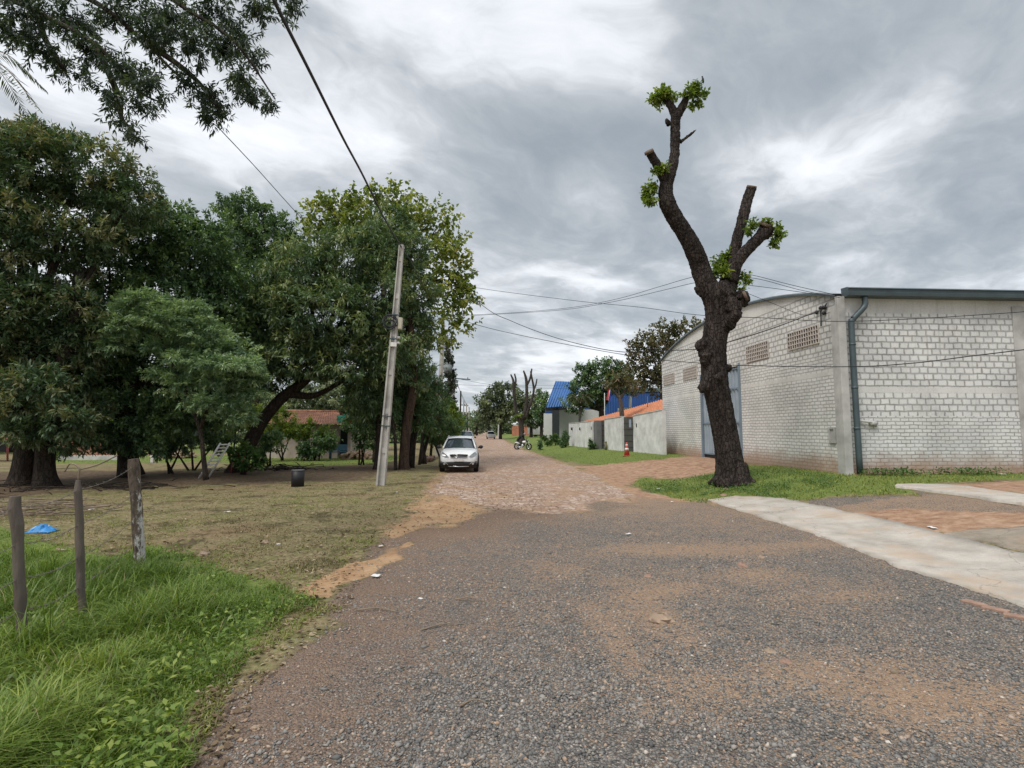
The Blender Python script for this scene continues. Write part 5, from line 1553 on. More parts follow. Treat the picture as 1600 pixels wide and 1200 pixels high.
MB().tube([mp(.38, .60), mp(.6, .64), mp(.86, .50)], [.05, .06, .03], 8, squash=.4).build('front_mudguard', M_WHITE, mo)
MB().tube([mp(.1, .25, -.12), mp(-.3, .24, -.15), mp(-.78, .36, -.16)], [.03, .045, .05], 8).build('exhaust', M_CHROME, mo)
# person: one skinned body
pbse = mc - md * .72 + ml * .35
def skin_body(name, verts, edges, radii, m, parent):
    me = bpy.data.meshes.new(name)
    me.from_pydata([tuple(np.array(v) - ORG[parent.name]) for v in verts], edges, [])
    o = link_mesh(name, me, m, parent, (0, 0, 0))
    mod = o.modifiers.new('skin', 'SKIN'); mod.use_smooth_shade = True
    for i, r in enumerate(radii):
        me.skin_vertices[0].data[i].radius = (r, r)
    me.skin_vertices[0].data[0].use_root = True
    o.modifiers.new('subdivision', 'SUBSURF').levels = 1
    return o
pe = thing('person', 'person in black clothes bending over the parked motorcycle', 'person', pbse)
def q(x, y, z): return pbse + md * x + ml * y + np.array([0, 0, z])
bv = [q(0, 0, .88), q(.14, 0, 1.08), q(.34, 0, 1.24), q(.50, 0, 1.32), q(.60, 0, 1.36), q(.70, 0, 1.40),
      q(-.02, .10, .80), q(.05, .12, .45), q(-.05, .12, .08), q(.08, .13, .03),
      q(-.02, -.10, .80), q(.10, -.12, .46), q(.02, -.12, .08), q(.15, -.13, .03),
      q(.46, .20, 1.28), q(.55, .24, 1.02), q(.74, .20, .88), q(.80, .19, .86),
      q(.46, -.20, 1.28), q(.58, -.24, 1.02), q(.78, -.20, .90), q(.84, -.19, .88)]
be = [(0, 1), (1, 2), (2, 3), (3, 4), (4, 5), (0, 6), (6, 7), (7, 8), (8, 9), (0, 10), (10, 11), (11, 12), (12, 13), (3, 14), (14, 15), (15, 16), (16, 17), (3, 18), (18, 19), (19, 20), (20, 21)]
brd = [.15, .145, .16, .14, .055, .05, .10, .065, .045, .04, .10, .065, .045, .04, .07, .05, .038, .03, .07, .05, .038, .03]
skin_body('body', bv, be, brd, M_CLOTHD, pe)
hd = MB(); hd.ball(q(.76, 0, 1.45), (.095, .085, .12), 12, 9); hd.ball(q(.85, 0, 1.43), .02, 6, 5)
hdo = hd.build('head', M_SKIN, pe)
MB().ball(q(.745, 0, 1.475), (.108, .098, .115), 12, 9).build('cap', mat('grey_cap', (.25, .26, .27), .7, .1), pe)
for s in (-1, 1):
    hn = MB()
    c0 = q(.82 + (.04 if s < 0 else 0), .19 * -s * -1 if s > 0 else -.19, .87)
    hn.ball(c0, (.04, .03, .025), 8, 6)
    for k in range(5):
        o_ = ml * (k - 2) * .016
        ln = (.05, .07, .075, .07, .055)[k]
        hn.tube([c0 + o_, c0 + o_ + md * ln * .6 + [0, 0, -.01], c0 + o_ + md * ln + [0, 0, -.035]], [.009, .0085, .007], 6)
    hn.build('hand', M_SKIN, pe)

# ------------------------------------------------------------------ right-hand distance: trees, truck, brick wall
tree('dark_round_tree', 'large dark rounded tree behind the grey wall near the blue shed', (940, 690, 62),
     [[(940, 690, 62, .4), (940, 650, 62, .32), (938, 620, 62, .24)]],
     [(935, 590, 30, 26, 62), (910, 608, 24, 24, 62), (965, 596, 26, 24, 62), (900, 630, 18, 18, 62), (930, 622, 22, 16, 62), (915, 580, 18, 14, 62), (955, 572, 22, 14, 62), (975, 585, 16, 16, 62)],
     M_DARK, .32, .14, fork=(938, 640, 62), r0=.25, cov=1.0)
tree('pinkish_tree', 'tall loose tree with pinkish flush beyond the arched roof', (1035, 690, 52),
     [[(1035, 690, 52, .4), (1036, 620, 52, .3), (1034, 570, 52, .2)]],
     [(1010, 535, 30, 22, 52), (1045, 518, 32, 20, 52), (1085, 512, 28, 16, 52), (990, 545, 16, 12, 52), (1020, 570, 34, 26, 52), (1060, 550, 36, 30, 52), (1000, 595, 26, 20, 52), (1040, 600, 26, 22, 52), (985, 570, 12, 14, 52), (1120, 530, 30, 30, 53)],
     M_PINKY, .36, .2, fork=(1034, 600, 52), r0=.2, cov=.62, per=9, bark=M_BARKL, inner=.2)
b = at(972, 700, 43); b[2] = .4
t_ = thing('pollarded_tree', 'short lopped tree with spreading bare limbs behind the dark door', 'tree', b)
mb = MB()
px_limb(mb, [(972, 700, 43, .26), (972, 655, 43, .2), (970, 630, 43, .17), (968, 618, 43, .16)])
for l in ([(968, 622, 43, .12), (958, 610, 43, .09), (948, 602, 43, .07)], [(970, 622, 43, .12), (978, 608, 43, .09), (985, 600, 43, .06)], [(969, 622, 43, .1), (966, 606, 43, .07), (967, 594, 43, .05)]):
    px_limb(mb, l)
mb.build('trunk', M_BARKL, t_)
crown(t_, px_clumps([(958, 600, 16, 8, 43), (980, 598, 16, 10, 43), (968, 588, 14, 10, 43), (992, 610, 10, 8, 43)]), M_PINKY, .26, .13, cov=.6, per=9)
# palm behind the wall
b = at(905, 690, 60); b[2] = .3
pl2 = thing('palm_tree', 'small feathery palm rising behind the grey boundary wall', 'palm', b)
tp2 = at(906, 632, 60)
MB().tube([b, (b + tp2) / 2, tp2], [.16, .13, .11], 8).build('trunk', M_BARKL, pl2)
for k in range(13):
    an = k * 2.4; up_ = .9 - .13 * k
    frond(tp2, tp2 + np.array([math.cos(an) * 1.7, math.sin(an) * 1.7, up_]), .75, n=30, ll=.75, parent=pl2)
# lopped tree far down the street on the right
b = gp(815, 697); b[2] = 0
DT = fwd(b)
ft2 = thing('lopped_street_tree', 'bare lopped street tree with upright stubs behind the motorcycle', 'tree', b)
mb = MB()
k_ = DT / FPX
for l in ([(815, 699, 7.5), (815, 680, 6), (814, 660, 6), (812, 650, 7)], [(812, 655, 4), (806, 640, 3.5), (803, 610, 3), (802, 595, 2.6), (798, 585, 1.5)], [(803, 610, 2.2), (806, 595, 2), (804, 584, 1.6)],
          [(816, 655, 5), (822, 635, 4), (823, 610, 3.4), (822, 592, 3), (818, 579, 1.6)], [(822, 604, 2.6), (828, 592, 2.2), (831, 576, 1.6)], [(819, 655, 4), (829, 630, 3), (834, 610, 2.4), (831, 590, 2), (829, 580, 1.6)], [(833, 612, 2), (837, 602, 1.7), (839, 592, 1.3)]):
    px_limb(mb, [(x, y, DT, r * k_ * .72) for x, y, r in l], 8)
mb.build('trunk', bark_mat('dark_grey_bark', (.03, .025, .022), (.11, .09, .078), 5.0, .7), ft2)
crown(ft2, px_clumps([(810, 648, 4, 4, DT - .4), (803, 652, 3, 3, DT - .4)]), M_FRESH, .2, .12, cov=.8, name='leaf_tuft')
far = [
    ('broad leafy street tree on the far right of the street', 782, 112, [(768, 628, 24, 20, 112), (790, 618, 26, 22, 112), (760, 645, 18, 14, 112), (780, 650, 32, 12, 112), (803, 640, 24, 16, 112), (775, 605, 16, 8, 112)], M_FAR),
    ('leafy tree behind the far lopped tree', 830, 105, [(822, 640, 20, 20, 105), (842, 628, 16, 20, 105), (838, 652, 22, 16, 105), (812, 626, 14, 18, 105)], M_FAR),
    ('darker leafy tree left of the blue roofed hall', 846, 98, [(848, 625, 10, 16, 98), (845, 645, 14, 16, 98)], M_DARK),
    ('far tree closing the street on its right', 764, 165, [(762, 655, 16, 10, 165), (752, 660, 12, 8, 165)], M_FAR),
    ('far dark tree closing the street in the middle', 745, 185, [(745, 660, 12, 10, 185), (737, 655, 10, 12, 180)], M_DARK),
    ('far tree closing the street on its left', 731, 150, [(728, 660, 12, 12, 150), (722, 650, 9, 10, 140)], M_FAR),
    ('far tree standing behind the distant poles', 712, 120, [(712, 665, 16, 14, 120), (700, 650, 18, 16, 120), (690, 640, 18, 18, 120)], M_FAR),
]
for lb, bx, d, cl, m in far:
    b = at(bx, 690, d); b[2] = 0
    t = thing('street_tree', lb, 'tree', b, 'trees far down the street')
    mb = MB(); px_limb(mb, [(bx, 672 + 1.85 * FPX / d, d, .35), (bx, 668, d, .28), (bx, 645, d, .2)]); limbs_to(mb, at(bx, 660, d), .18, px_clumps(cl)); mb.build('trunk', M_BARK, t)
    crown(t, px_clumps(cl), m, .6, .32, cov=1.0)
for k, (bx, d) in enumerate(((792, 100), (797, 92), (773, 135))):
    pass
# far-off woods that close the views
def woods(name, label, pts, m, L=.7, Wd=.38, cov=.8):
    v, f, t = crown_leaves(px_clumps(pts), L, Wd, cov=cov, droop=.25)
    o = np_mesh(name, v, f, m, base=(0, 0, 0), attrs={'tint': t})
    return tag(o, label, 'woodland', kind='stuff')
wp = []
for px in range(-420, 700, 34):
    d = 78 + 14 * random.random()
    wp.append((px, 650 + random.uniform(-6, 6), 30, random.uniform(24, 38), d)); wp.append((px + 14, 674, 28, 18, d - 4))
woods('woodland', 'distant wood closing the left yard', wp, M_FAR, .55, .3)
wp = []
for px in range(600, 1700, 30):
    d = 190 + 50 * random.random()
    wp.append((px, 660 + random.uniform(-3, 3), 22, random.uniform(9, 15), d)); wp.append((px + 10, 672, 22, 8, d))
woods('woodland', 'distant wood closing the end of the street', wp, M_FAR, 1.2, .7)
# truck
tbp = at(843, 683, 118); tbp[2] = 0
tr = thing('box_truck', 'white box truck parked side on beneath the blue roofed hall', 'truck', tbp)
dr = unit(at(862, 683, 116) * [1, 1, 0] - at(826, 683, 120) * [1, 1, 0]); dl = np.array([-dr[1], dr[0], 0])
RT = np.stack([dr, dl, [0, 0, 1]], 1)
def tpnt(x, z, y=0): return tbp + dr * x + dl * y + np.array([0, 0, z])
ox = -.0
MB().box(tpnt(-.55, 1.95), (3.9, 2.1, 2.1), RT).build('cargo_box', M_WHITEW, tr, bevel=.05)
cbm = MB(); cbm.prism([tpnt(1.5, .7, -.95), tpnt(2.75, .7, -.95), tpnt(2.75, 1.35, -.95), tpnt(2.45, 2.15, -.95), tpnt(1.5, 2.2, -.95)], dl * 1.9)
cbm.build('cab', M_WHITEW, tr, bevel=.06)
MB().prism([tpnt(1.75, 1.45, -.965), tpnt(2.62, 1.45, -.965), tpnt(2.40, 2.0, -.965), tpnt(1.75, 2.05, -.965)], dl * .01).build('side_window', M_GLASS, tr)
MB().lim((0, 0, 0), (.01, .01, .01)) if False else None
MB().box(tpnt(-.3, .72), (4.2, .9, .2), RT).build('chassis', M_BLACKM, tr)
for x in (-1.7, 2.1):
    for s in (-1, 1):
        c = tpnt(x, .42, s * .85); wl = MB().cyl(c - dl * .13, c + dl * .13, .42, n=18).build('wheel', M_TYRE, tr, bevel=.03)
        MB().cyl(c + dl * s * .12, c + dl * s * .145, .2, n=12).build('rim', M_RIM, wl)
ob_ = thing('brick_wall', 'orange brick wall behind the far lopped tree', 'wall', at(813, 682, 135) * [1, 1, 0])
MB().prism([at(800, 684, 135), at(827, 684, 132), at(827, 665, 132), at(800, 665, 135)], np.array([0, .25, 0])).build('wall_panel', M_BRICKO, ob_)
MB().prism([at(799.5, 665, 134.95), at(827.5, 665, 131.95), at(827.5, 663.8, 131.95), at(799.5, 663.8, 134.95)], np.array([0, .35, 0])).build('coping', M_COLUMN, ob_)
# shrubs on the right lawn
for lb, cl, m, bx, by in (
        ('tall clipped green bush at the near end of the grey boundary wall', [(884, 686, 5.5, 12), (879, 690, 5, 9)], M_OLE, 884, 699),
        ('small dark spiky shrub alone on the lawn near the cobbles', [(844, 693, 3.6, 7), (844, 699, 3.2, 4)], M_DARK, 844, 703.5),
        ('low round bush on the lawn behind the motorcycle', [(851, 685, 6, 4.5)], M_WEED, 851, 690),
        ('dark low shrub against the boundary wall by its first door', [(927, 696, 8, 6), (934, 698, 7, 5), (923, 693, 4, 6)], M_DARK, 929, 702),
        ('loose weedy shrub at the foot of the dark column', [(866, 684, 8, 6), (874, 690, 8, 5), (858, 692, 6, 4)], M_WEED, 868, 696)):
    b = gp(bx, by); d = fwd(b)
    t = thing('bush', lb, 'bush', b, 'bushes on the right lawn')
    tip = at(cl[0][0], cl[0][1], d)
    MB().tube([b + [0, 0, -.05], (b + tip) / 2, tip], [.06, .045, .02], 6).build('stem', M_BARK, t)
    crown(t, px_clumps([(a, b_, c_, e_, d) for a, b_, c_, e_ in cl]), m, .15, .07, cov=1.5, inner=.3, droop=.1, lump=.12, name='foliage')
bl = gp(947, 703)
tag(MB().cyl(bl, bl + [0, 0, .55], .09, .07, 10).ball(bl + [0, 0, .55], .085, 10, 6).build('bollard', mat('olive_post', (.16, .15, .06), .8, .2), base=bl), 'short olive post beside the middle wall panel', 'bollard')

# ------------------------------------------------------------------ left yard: cottage, walls, clutter
hb = gp(500, 716); HD = fwd(hb)
ct = thing('cottage', 'small cottage with stained pale walls and old red tile roof', 'house', hb)
def hp(px, py, dd=0): return at(px, py, HD + dd)
xl, xr_ = 405, 546
zt = hp(500, 664)[2]
a, b_ = hp(xl, 716), hp(xr_, 716)
a[2] = b_[2] = 0
dpt = np.array([0.1, 5.0, 0])
d0 = hp(527, 716); d1 = hp(546, 716); d0[2] = d1[2] = 0
zl = hp(535, 671)[2]
w1 = MB()
w1.prism([a, d0, [d0[0], d0[1], zt], [a[0], a[1], zt]], (0, .2, 0))
w1.prism([[d0[0], d0[1], zl], [d1[0], d1[1], zl], [d1[0], d1[1], zt], [d0[0], d0[1], zt]], (0, .2, 0))
w1.prism([a + [.0, .21, 0], a + dpt, a + dpt + [0, 0, zt], a + [0, .21, zt]], (.2, 0, 0))
w1.prism([d1 + [0, .21, 0], d1 + dpt, d1 + dpt + [0, 0, zt], d1 + [0, .21, zt]], (-.2, 0, 0))
w1.prism([a + dpt, d1 + dpt, d1 + dpt + [0, 0, zt], a + dpt + [0, 0, zt]], (0, .2, 0))
w1.build('wall', M_OLDWALL, ct)
MB().prism([d0 + [.02, .6, 0], d1 + [-.22, .6, 0], d1 + [-.22, .6, zl], d0 + [.02, .6, zl]], (0, .06, 0)).build('door', mat('dark_green_door', (.02, .035, .03), .7, .3), ct)
e0 = hp(xl - 2, 664, -.5); e1 = hp(538, 664, -.5); r0_ = hp(455 - 8, 643, 2.4); r1_ = hp(529, 644.5, 2.4)
e0[2] = e1[2]
tile_roof('roof', e0, e1, r0_, r1_, M_OLDTILE, ct, 30, .07)
tile_roof('roof', e0 + [0, 6.2, .1], e1 + [0, 6.2, .1], r0_ + [0, .05, .0], r1_ + [0, .05, .0], M_OLDTILE, ct, 30, .07)
rc = MB(); rc.tube([r0_ + [0, 0, .06], r1_ + [0, 0, .06]], .09, 8); rc.build('ridge', M_OLDTILE, ct)
tp_ = MB()
G = np.array([[at(526 + 14 * i / 5, 648 + 12 * j / 4, HD - .8) + [0, random.uniform(-.1, .1), random.uniform(-.08, .08)] for i in range(6)] for j in range(5)])
tp_.grid(G, False)
tpo = tp_.build('tarpaulin', M_TEAL)
m_ = tpo.modifiers.new('thickness', 'SOLIDIFY'); m_.thickness = .02
tag(tpo, 'crumpled turquoise tarpaulin hung at the right end of the cottage roof', 'tarpaulin')
bn = thing('bench', 'blue grey bench standing beside the cottage door', 'bench', hp(527, 716, -.8) * [1, 1, 0])
c = ORG[bn.name]
MB().box(c + [0, 0, .45], (1.1, .42, .06)).build('seat', M_BLUEB, bn)
MB().box(c + [0, .2, .72], (1.1, .05, .4)).build('backrest', M_BLUEB, bn)
for dx in (-.45, .45):
    MB().box(c + [dx, 0, .21], (.07, .38, .42)).build('leg', M_BLUEB, bn)
# firewood and rubble beside the cottage
def pile(name, label, cat, pxs, d, m, r, n, log=True):
    c0, c1 = at(pxs[0], 716, d), at(pxs[1], 716, d); c0[2] = c1[2] = 0
    mb = MB()
    for k in range(n):
        f = random.random()
        p = c0 * (1 - f) + c1 * f + np.array([0, random.uniform(-.5, .5), random.uniform(.04, .55) * (1 - abs(2 * f - 1) * .5)])
        if log:
            an = random.uniform(-.5, .5); l = random.uniform(.25, .5)
            v = np.array([math.sin(an), math.cos(an), random.uniform(-.15, .15)]) * l
            mb.cyl(p - v, p + v, r * random.uniform(.7, 1.2), n=7, smooth=False)
        else:
            mb.ball(p, (r * random.uniform(.7, 1.5), r * random.uniform(.7, 1.4), r * random.uniform(.5, 1)), 6, 4, .25, False)
    return tag(mb.build(name, m), label, cat)
pile('firewood_pile', 'low heap of split firewood right of the cottage door', 'firewood', (537, 584), 35, M_ROCK, .10, 120)
pile('rubble_heap', 'heap of broken brick rubble across the yard lawn', 'rubble', (245, 300), 36, M_ROCK, .16, 90, False)
st0 = gp(476, 714)
tag(MB().ball(st0 + [0, 0, .12], (.55, .4, .22), 10, 6, .12, False).build('stone', M_PAPER, base=st0), 'pale flat stone on the lawn before the cottage', 'stone')
# brick wall at the far left, pink awning, white post
lw = thing('brick_wall', 'low brown brick wall on a stone base across the left yard', 'wall', at(130, 716, 34) * [1, 1, 0])
MB().prism([at(92, 713, 34), at(172, 713, 34), at(172, 685, 34), at(92, 685, 34)], np.array([0, .25, 0])).build('brick_course', mat('brown_brick', (.30, .155, .10), .9, .3, 1.2, .4, 15, stretch=(.4, .4, 7)), lw)
MB().prism([at(90, 719, 33.6), at(185, 719, 33.6), at(185, 712, 33.6), at(90, 712, 33.6)], np.array([0, .5, 0])).build('stone_base', M_COLUMN, lw)
aw = thing('awning', 'faded pink awning with dark opening at the left picture edge', 'awning', at(-5, 716, 33) * [1, 1, 0])
G = np.array([[at(-60 + 90 * i / 7, 680 + 3 * j - 4 * math.sin(i * 1.3) * (j / 3), 33 - .5 * j) for i in range(8)] for j in range(4)])
MB().grid(G).build('canopy', M_PINK, aw)
MB().prism([at(-60, 706, 33.2), at(11, 706, 33.2), at(11, 685, 33.2), at(-60, 685, 33.2)], np.array([0, .1, 0])).build('panel', mat('dark_panel', (.05, .055, .07), .6, .2), aw)
for px in (-58, 12, 27):
    a = at(px, 716, 33); a[2] = 0
    MB().cyl(a, at(px, 684, 33), .05, n=8).build('pole', M_PINK, aw)
wp_ = at(241, 722, 31) * [1, 1, 0]
wpo = thing('white_post', 'pale painted post standing by the brick rubble', 'post', wp_)
MB().box(wp_ + [-.1, 0, .75], (.16, .16, 1.5)).build('shaft', M_PAPER, wpo, bevel=.02)
MB().box(wp_ + [.16, .05, 1.0], (.24, .1, .9)).build('board', M_PAPER, wpo, bevel=.02)
# propped boards under the mango
b = at(318, 745, 21) * [1, 1, 0]; tp_ = at(352, 692, 21)
ld = thing('propped_ladder', 'pale wooden ladder propped at a slant under the trees', 'ladder', b)
dv = unit(tp_ - b)
for s in (-.12, .12):
    MB().cyl(b + [s, s, .0], tp_ + [s, s, 0], .035, n=6).build('rail', M_PAPER, ld)
rn = MB()
for f in np.linspace(.3, .95, 8):
    p = b * (1 - f) + tp_ * f
    rn.cyl(p + [-.12, -.12, 0], p + [.12, .12, 0], .03, n=6)
rn.build('rung', M_PAPER, ld)
rb_ = at(372, 725, 23.5) * [1, 1, 0]
rc_ = thing('red_chair', 'red plastic chair half hidden behind the mango trunk', 'chair', rb_)
MB().box(rb_ + [0, 0, .43], (.46, .44, .05)).build('seat', M_RED, rc_, bevel=.015)
MB().box(rb_ + [0, .22, .70], (.44, .05, .5)).build('backrest', M_RED, rc_, bevel=.015)
for dx in (-.19, .19):
    for dy in (-.18, .18):
        MB().cyl(rb_ + [dx, dy, 0], rb_ + [dx, dy, .42], .025, n=6).build('leg', M_RED, rc_)
# black drum on the verge
db = gp(465, 760)
dm = thing('drum', 'short black drum standing on the dry grass verge', 'drum', db)
MB().cyl(db, db + [0, 0, .52], .20, .21, 22).build('body', M_BLACKM, dm)
MB().cyl(db + [0, 0, .52], db + [0, 0, .545], .215, .205, 22).build('lid', mat('grey_lid', (.10, .10, .105), .6, .2), dm)
# stacked logs by the street
for k, (a0, a1, rr, lb) in enumerate((((659, 722), (682, 706), .13, 'leftmost of the three stacked brown logs by the street'), ((666, 723), (686, 707), .13, 'middle of the three stacked brown logs by the street'), ((672, 722), (689, 707), .12, 'rightmost of the three stacked brown logs by the street'))):
    p0 = gp(*a0) + [0, 0, rr]; p1 = gp(*a1) + [0, 0, rr]
    p1 = p0 + unit(p1 - p0) * 3.4
    o = MB().cyl(p0, p1, rr, rr * .9, 12).build('log', M_LOG)
    tag(o, lb, 'log', 'logs stacked by the street')
# fence posts of the left lot with barbed wire
posts = []
for k, (bx, by, tx, ty, rr, m, lb) in enumerate(((34, 1010, 24, 775, .046, M_POST, 'leftmost weathered wooden fence post in the tall grass'), (128, 968, 122, 750, .038, M_POST, 'middle thin wooden fence post with pointed top'), (219, 880, 208, 717, .075, M_POSTW, 'thick fence post with flaking whitewash'))):
    b = gp(bx, by); d = fwd(b); tp_ = at(tx, ty, d)
    mb = MB()
    P = [b + [0, 0, -.05]] + [b * (1 - f) + tp_ * f + np.array([random.uniform(-.008, .008), random.uniform(-.008, .008), 0]) for f in np.linspace(.1, .92, 8)] + [tp_]
    rs = [rr * 1.05] + [rr * random.uniform(.9, 1.06) for _ in range(8)] + [rr * (.55 if k == 1 else .9)]
    mb.tube(P, rs, 9, smooth=False)
    o = mb.build('fence_post', m, base=b)
    m_ = o.modifiers.new('bevel', 'BEVEL'); m_.width = .006
    tag(o, lb, 'fence post', 'wooden fence posts')
    posts.append((b, tp_))
pbk = (posts[0][0] + (posts[0][0] - posts[1][0]), posts[0][1] + (posts[0][1] - posts[1][1]))
for k, f in enumerate((.93, .68, .45, .24)):
    pts = [pbk[0] * (1 - f) + pbk[1] * f] + [p[0] * (1 - f) + p[1] * f for p in posts]
    mb = MB()
    for i in range(3):
        a, b_ = pts[i], pts[i + 1]
        ss = np.linspace(0, 1, 16)
        P = np.array([a * (1 - s) + b_ * s - np.array([0, 0, .05 * 4 * s * (1 - s)]) for s in ss])
        mb.tube(P, .0032, 5)
        for s in np.arange(.06, 1, .11):
            c = a * (1 - s) + b_ * s - np.array([0, 0, .05 * 4 * s * (1 - s)])
            mb.cyl(c + [-.014, 0, .014], c + [.014, 0, -.014], .002, n=4); mb.cyl(c + [0, -.014, -.012], c + [0, .014, .012], .002, n=4)
    tag(mb.build('barbed_wire', M_BARB), ('topmost barbed wire strand between the fence posts', 'second barbed wire strand from the top', 'third barbed wire strand from the top', 'lowest barbed wire strand above the grass')[k], 'barbed wire', 'barbed wire strands')
tws = MB()
tws.tube(smooth_path([posts[1][1], posts[1][1] + [0, 0, .12], posts[1][1] + [-.12, .05, .16], posts[1][1] + [-.17, .05, .08]], 5), .008, 5)
tws.tube(smooth_path([posts[1][1] + [0, 0, .10], posts[1][1] + [.15, .05, .15], posts[1][1] + [.3, .1, .24]], 5), .008, 5)
tag(tws.build('twig', M_STICK), 'forked dry twig caught on top of the thin middle post', 'twig')

# brushwood heaps, litter, stones
def sticks(name, label, cat, c, n, ln, spread, r=.012, m=M_STICK):
    mb = MB()
    for k in range(n):
        p = np.array(c) + np.array([random.gauss(0, spread[0]), random.gauss(0, spread[1]), abs(random.gauss(.06, spread[2]))])
        an = random.uniform(0, math.pi); l = ln * random.uniform(.4, 1.2)
        v = np.array([math.cos(an) * l, math.sin(an) * l * .6, random.uniform(-.12, .12) * l])
        mb.tube(smooth_path([p - v, p + np.array([0, 0, random.uniform(-.04, .06)]), p + v], 3), np.linspace(r * random.uniform(.7, 1.5), r * .4, 7), 5)
    return tag(mb.build(name, m), label, cat)
sticks('brushwood_heap', 'heap of dry brushwood on the ground behind the left fence post', 'brushwood', gp(40, 803), 90, .55, (.85, .45, .12), .014)
sticks('brushwood_heap', 'dark brushwood strewn under the twin trunked tree', 'brushwood', gp(130, 765), 80, .7, (1.6, .5, .10), .016, M_BARK)
sticks('brushwood_heap', 'dark low brush heap on the yard beside the black drum', 'brushwood', gp(430, 735), 120, .35, (1.1, .4, .10), .02, M_BARK)
bgc = gp(66, 831)
G = []
nn = 12
mb = MB()
Gb = np.array([[bgc + [(i / nn - .5) * .42 + random.uniform(-.012, .012), (j / 8 - .5) * .30 + random.uniform(-.012, .012), .015 + .13 * max(0, math.sin(math.pi * i / nn) * math.sin(math.pi * j / 8)) * (0.6 + .6 * random.random())] for i in range(nn + 1)] for j in range(9)])
mb.grid(Gb, False)
mb.build('plastic_bag', M_BLUEBAG, base=bgc)
bag = bpy.data.objects['plastic_bag']; tag(bag, 'crumpled bright blue plastic bag lying behind the left fence posts', 'bag')
m_ = bag.modifiers.new('thickness', 'SOLIDIFY'); m_.thickness = .006
litter = [
    (595, 855, .10, .05, 'small white paper scrap on the sandy road margin'), (587, 902, .13, .08, 'cream torn cardboard piece on the gravel margin'),
    (657, 938, .07, .03, 'thin white paper scrap on the gravel left of centre'), (982, 836, .16, .05, 'white flattened wrapper on the gravel near the cobbles'),
    (355, 801, .16, .06, 'whitish plastic wrapper on the dry grass verge'), (142, 797, .22, .09, 'dark and white plastic scrap near the middle fence post'),
    (75, 845, .10, .05, 'tiny white scrap just below the blue bag'), (1457, 826, .22, .07, 'white plastic piece on the long concrete strip edge'),
    (1565, 742, .3, .10, 'white plastic bag lying at the brick wall foot'), (1028, 765, .28, .08, 'pale plastic strip on the grass left of the lopped tree'),
    (1050, 785, .18, .05, 'small white scrap at the grass edge by the gravel'), (620, 770, .16, .05, 'pale scrap on the verge near the leaning pole'), (435, 852, .07, .05, 'small grey plastic cup piece on the dry verge')]
for px, py, w0, d0_, lb in litter:
    w0 *= .8; d0_ *= .7; c = gp(px, py); an = random.uniform(0, 3)
    G = []
    for j in range(4):
        row = []
        for i in range(5):
            x, y = (i / 4 - .5) * w0, (j / 3 - .5) * d0_ * 1.6
            row.append(c + [x * math.cos(an) * 1 - y * math.sin(an), x * math.sin(an) + y * math.cos(an), .02 + random.uniform(0, .25) * d0_])
        G.append(row)
    mb = MB().grid(np.array(G), False)
    o = mb.build('litter', M_PAPER, base=c)
    m_ = o.modifiers.new('thickness', 'SOLIDIFY'); m_.thickness = .004
    tag(o, lb, 'litter', 'scraps of litter')
rocks = [
    (318, 868, .13, M_ROCK, 'large sandstone lump at the edge of the tall grass'), (92, 862, .12, M_ROCK, 'pale brown stone lying just behind the middle post'),
    (1135, 757, .16, M_BRICKP, 'broken red brick propped at the lopped tree foot'), (1134, 765, .10, M_BRICKP, 'smaller brick lump just below the propped brick'),
    (1131, 775, .13, M_BRICKP, 'pink and white brick chunk at the driveway tip'), (400, 1138, .045, M_ROCK, 'brownish pebble on gravel beside the tall grass'),
    (1012, 901, .07, M_BRICKP, 'small red brick fragment on the gravel right of centre'), (1190, 873, .09, M_ROCK, 'pale flat stone on the gravel before the driveway strip'),
    (1203, 1019, .06, M_ROCK, 'tan stone on the gravel at lower right'), (1228, 1036, .06, M_BRICKP, 'pinkish stone on the gravel at lower right'),
    (1398, 1050, .05, M_STICK, 'dark stone on the sandy gravel at lower right'), (1035, 970, .14, M_ROCK, 'flat buff stone sunk in gravel right of centre'),
    (1160, 885, .11, M_BRICKP, 'cluster lump of red brick on the gravel'), (415, 848, .10, M_ROCK, 'pale lump of sandstone on the dry verge'), (1380, 1146, .05, M_ROCK, 'small cream stone near the bottom right')]
for px, py, r, m, lb in rocks:
    c = gp(px, py); r = r * .72; c = c - [0, 0, r * .18]
    o = MB().ball(c + [0, 0, r * .25], (r * random.uniform(.9, 1.3), r * random.uniform(.7, 1), r * .55), 9, 6, .24, False).build('rock', m, base=c)
    tag(o, lb, 'rock', 'loose stones and brick lumps')
# brick edging along the driveway strip
for k, (px, py, lb) in enumerate(((1522, 943, 'leftmost red brick of those edging the pale driveway strip'), (1556, 953, 'middle red brick of those edging the pale driveway strip'), (1590, 964, 'rightmost red brick of those edging the pale driveway strip'))):
    c = gp(px, py); 
    o = MB().box(c + [0, 0, -.012], (.11, .21, .06), np.array(Matrix.Rotation(.25 + .25 * k, 3, 'Z'))).build('brick', M_BRICKP, base=c, bevel=.008)
    tag(o, lb, 'brick', 'bricks edging the driveway strip')
for px, py, lb, l in ((735, 940, 'thin dry stick on gravel left of the sandy drift', .16), (690, 983, 'curled tan bark strip lying on the gravel', .22), (590, 957, 'long thin dark stick on the gravel margin', .22), (740, 1105, 'pale bent straw on the foreground gravel', .10)):
    c = gp(px, py) + [0, 0, .015]
    an = random.uniform(-.4, .6); v = np.array([math.cos(an), math.sin(an), 0]) * l
    o = MB().tube(smooth_path([c - v, c + [0, .03, .02], c + v], 4), np.linspace(.009, .004, 9), 5).build('stick', M_STICK)
    tag(o, lb, 'stick', 'sticks on the gravel')

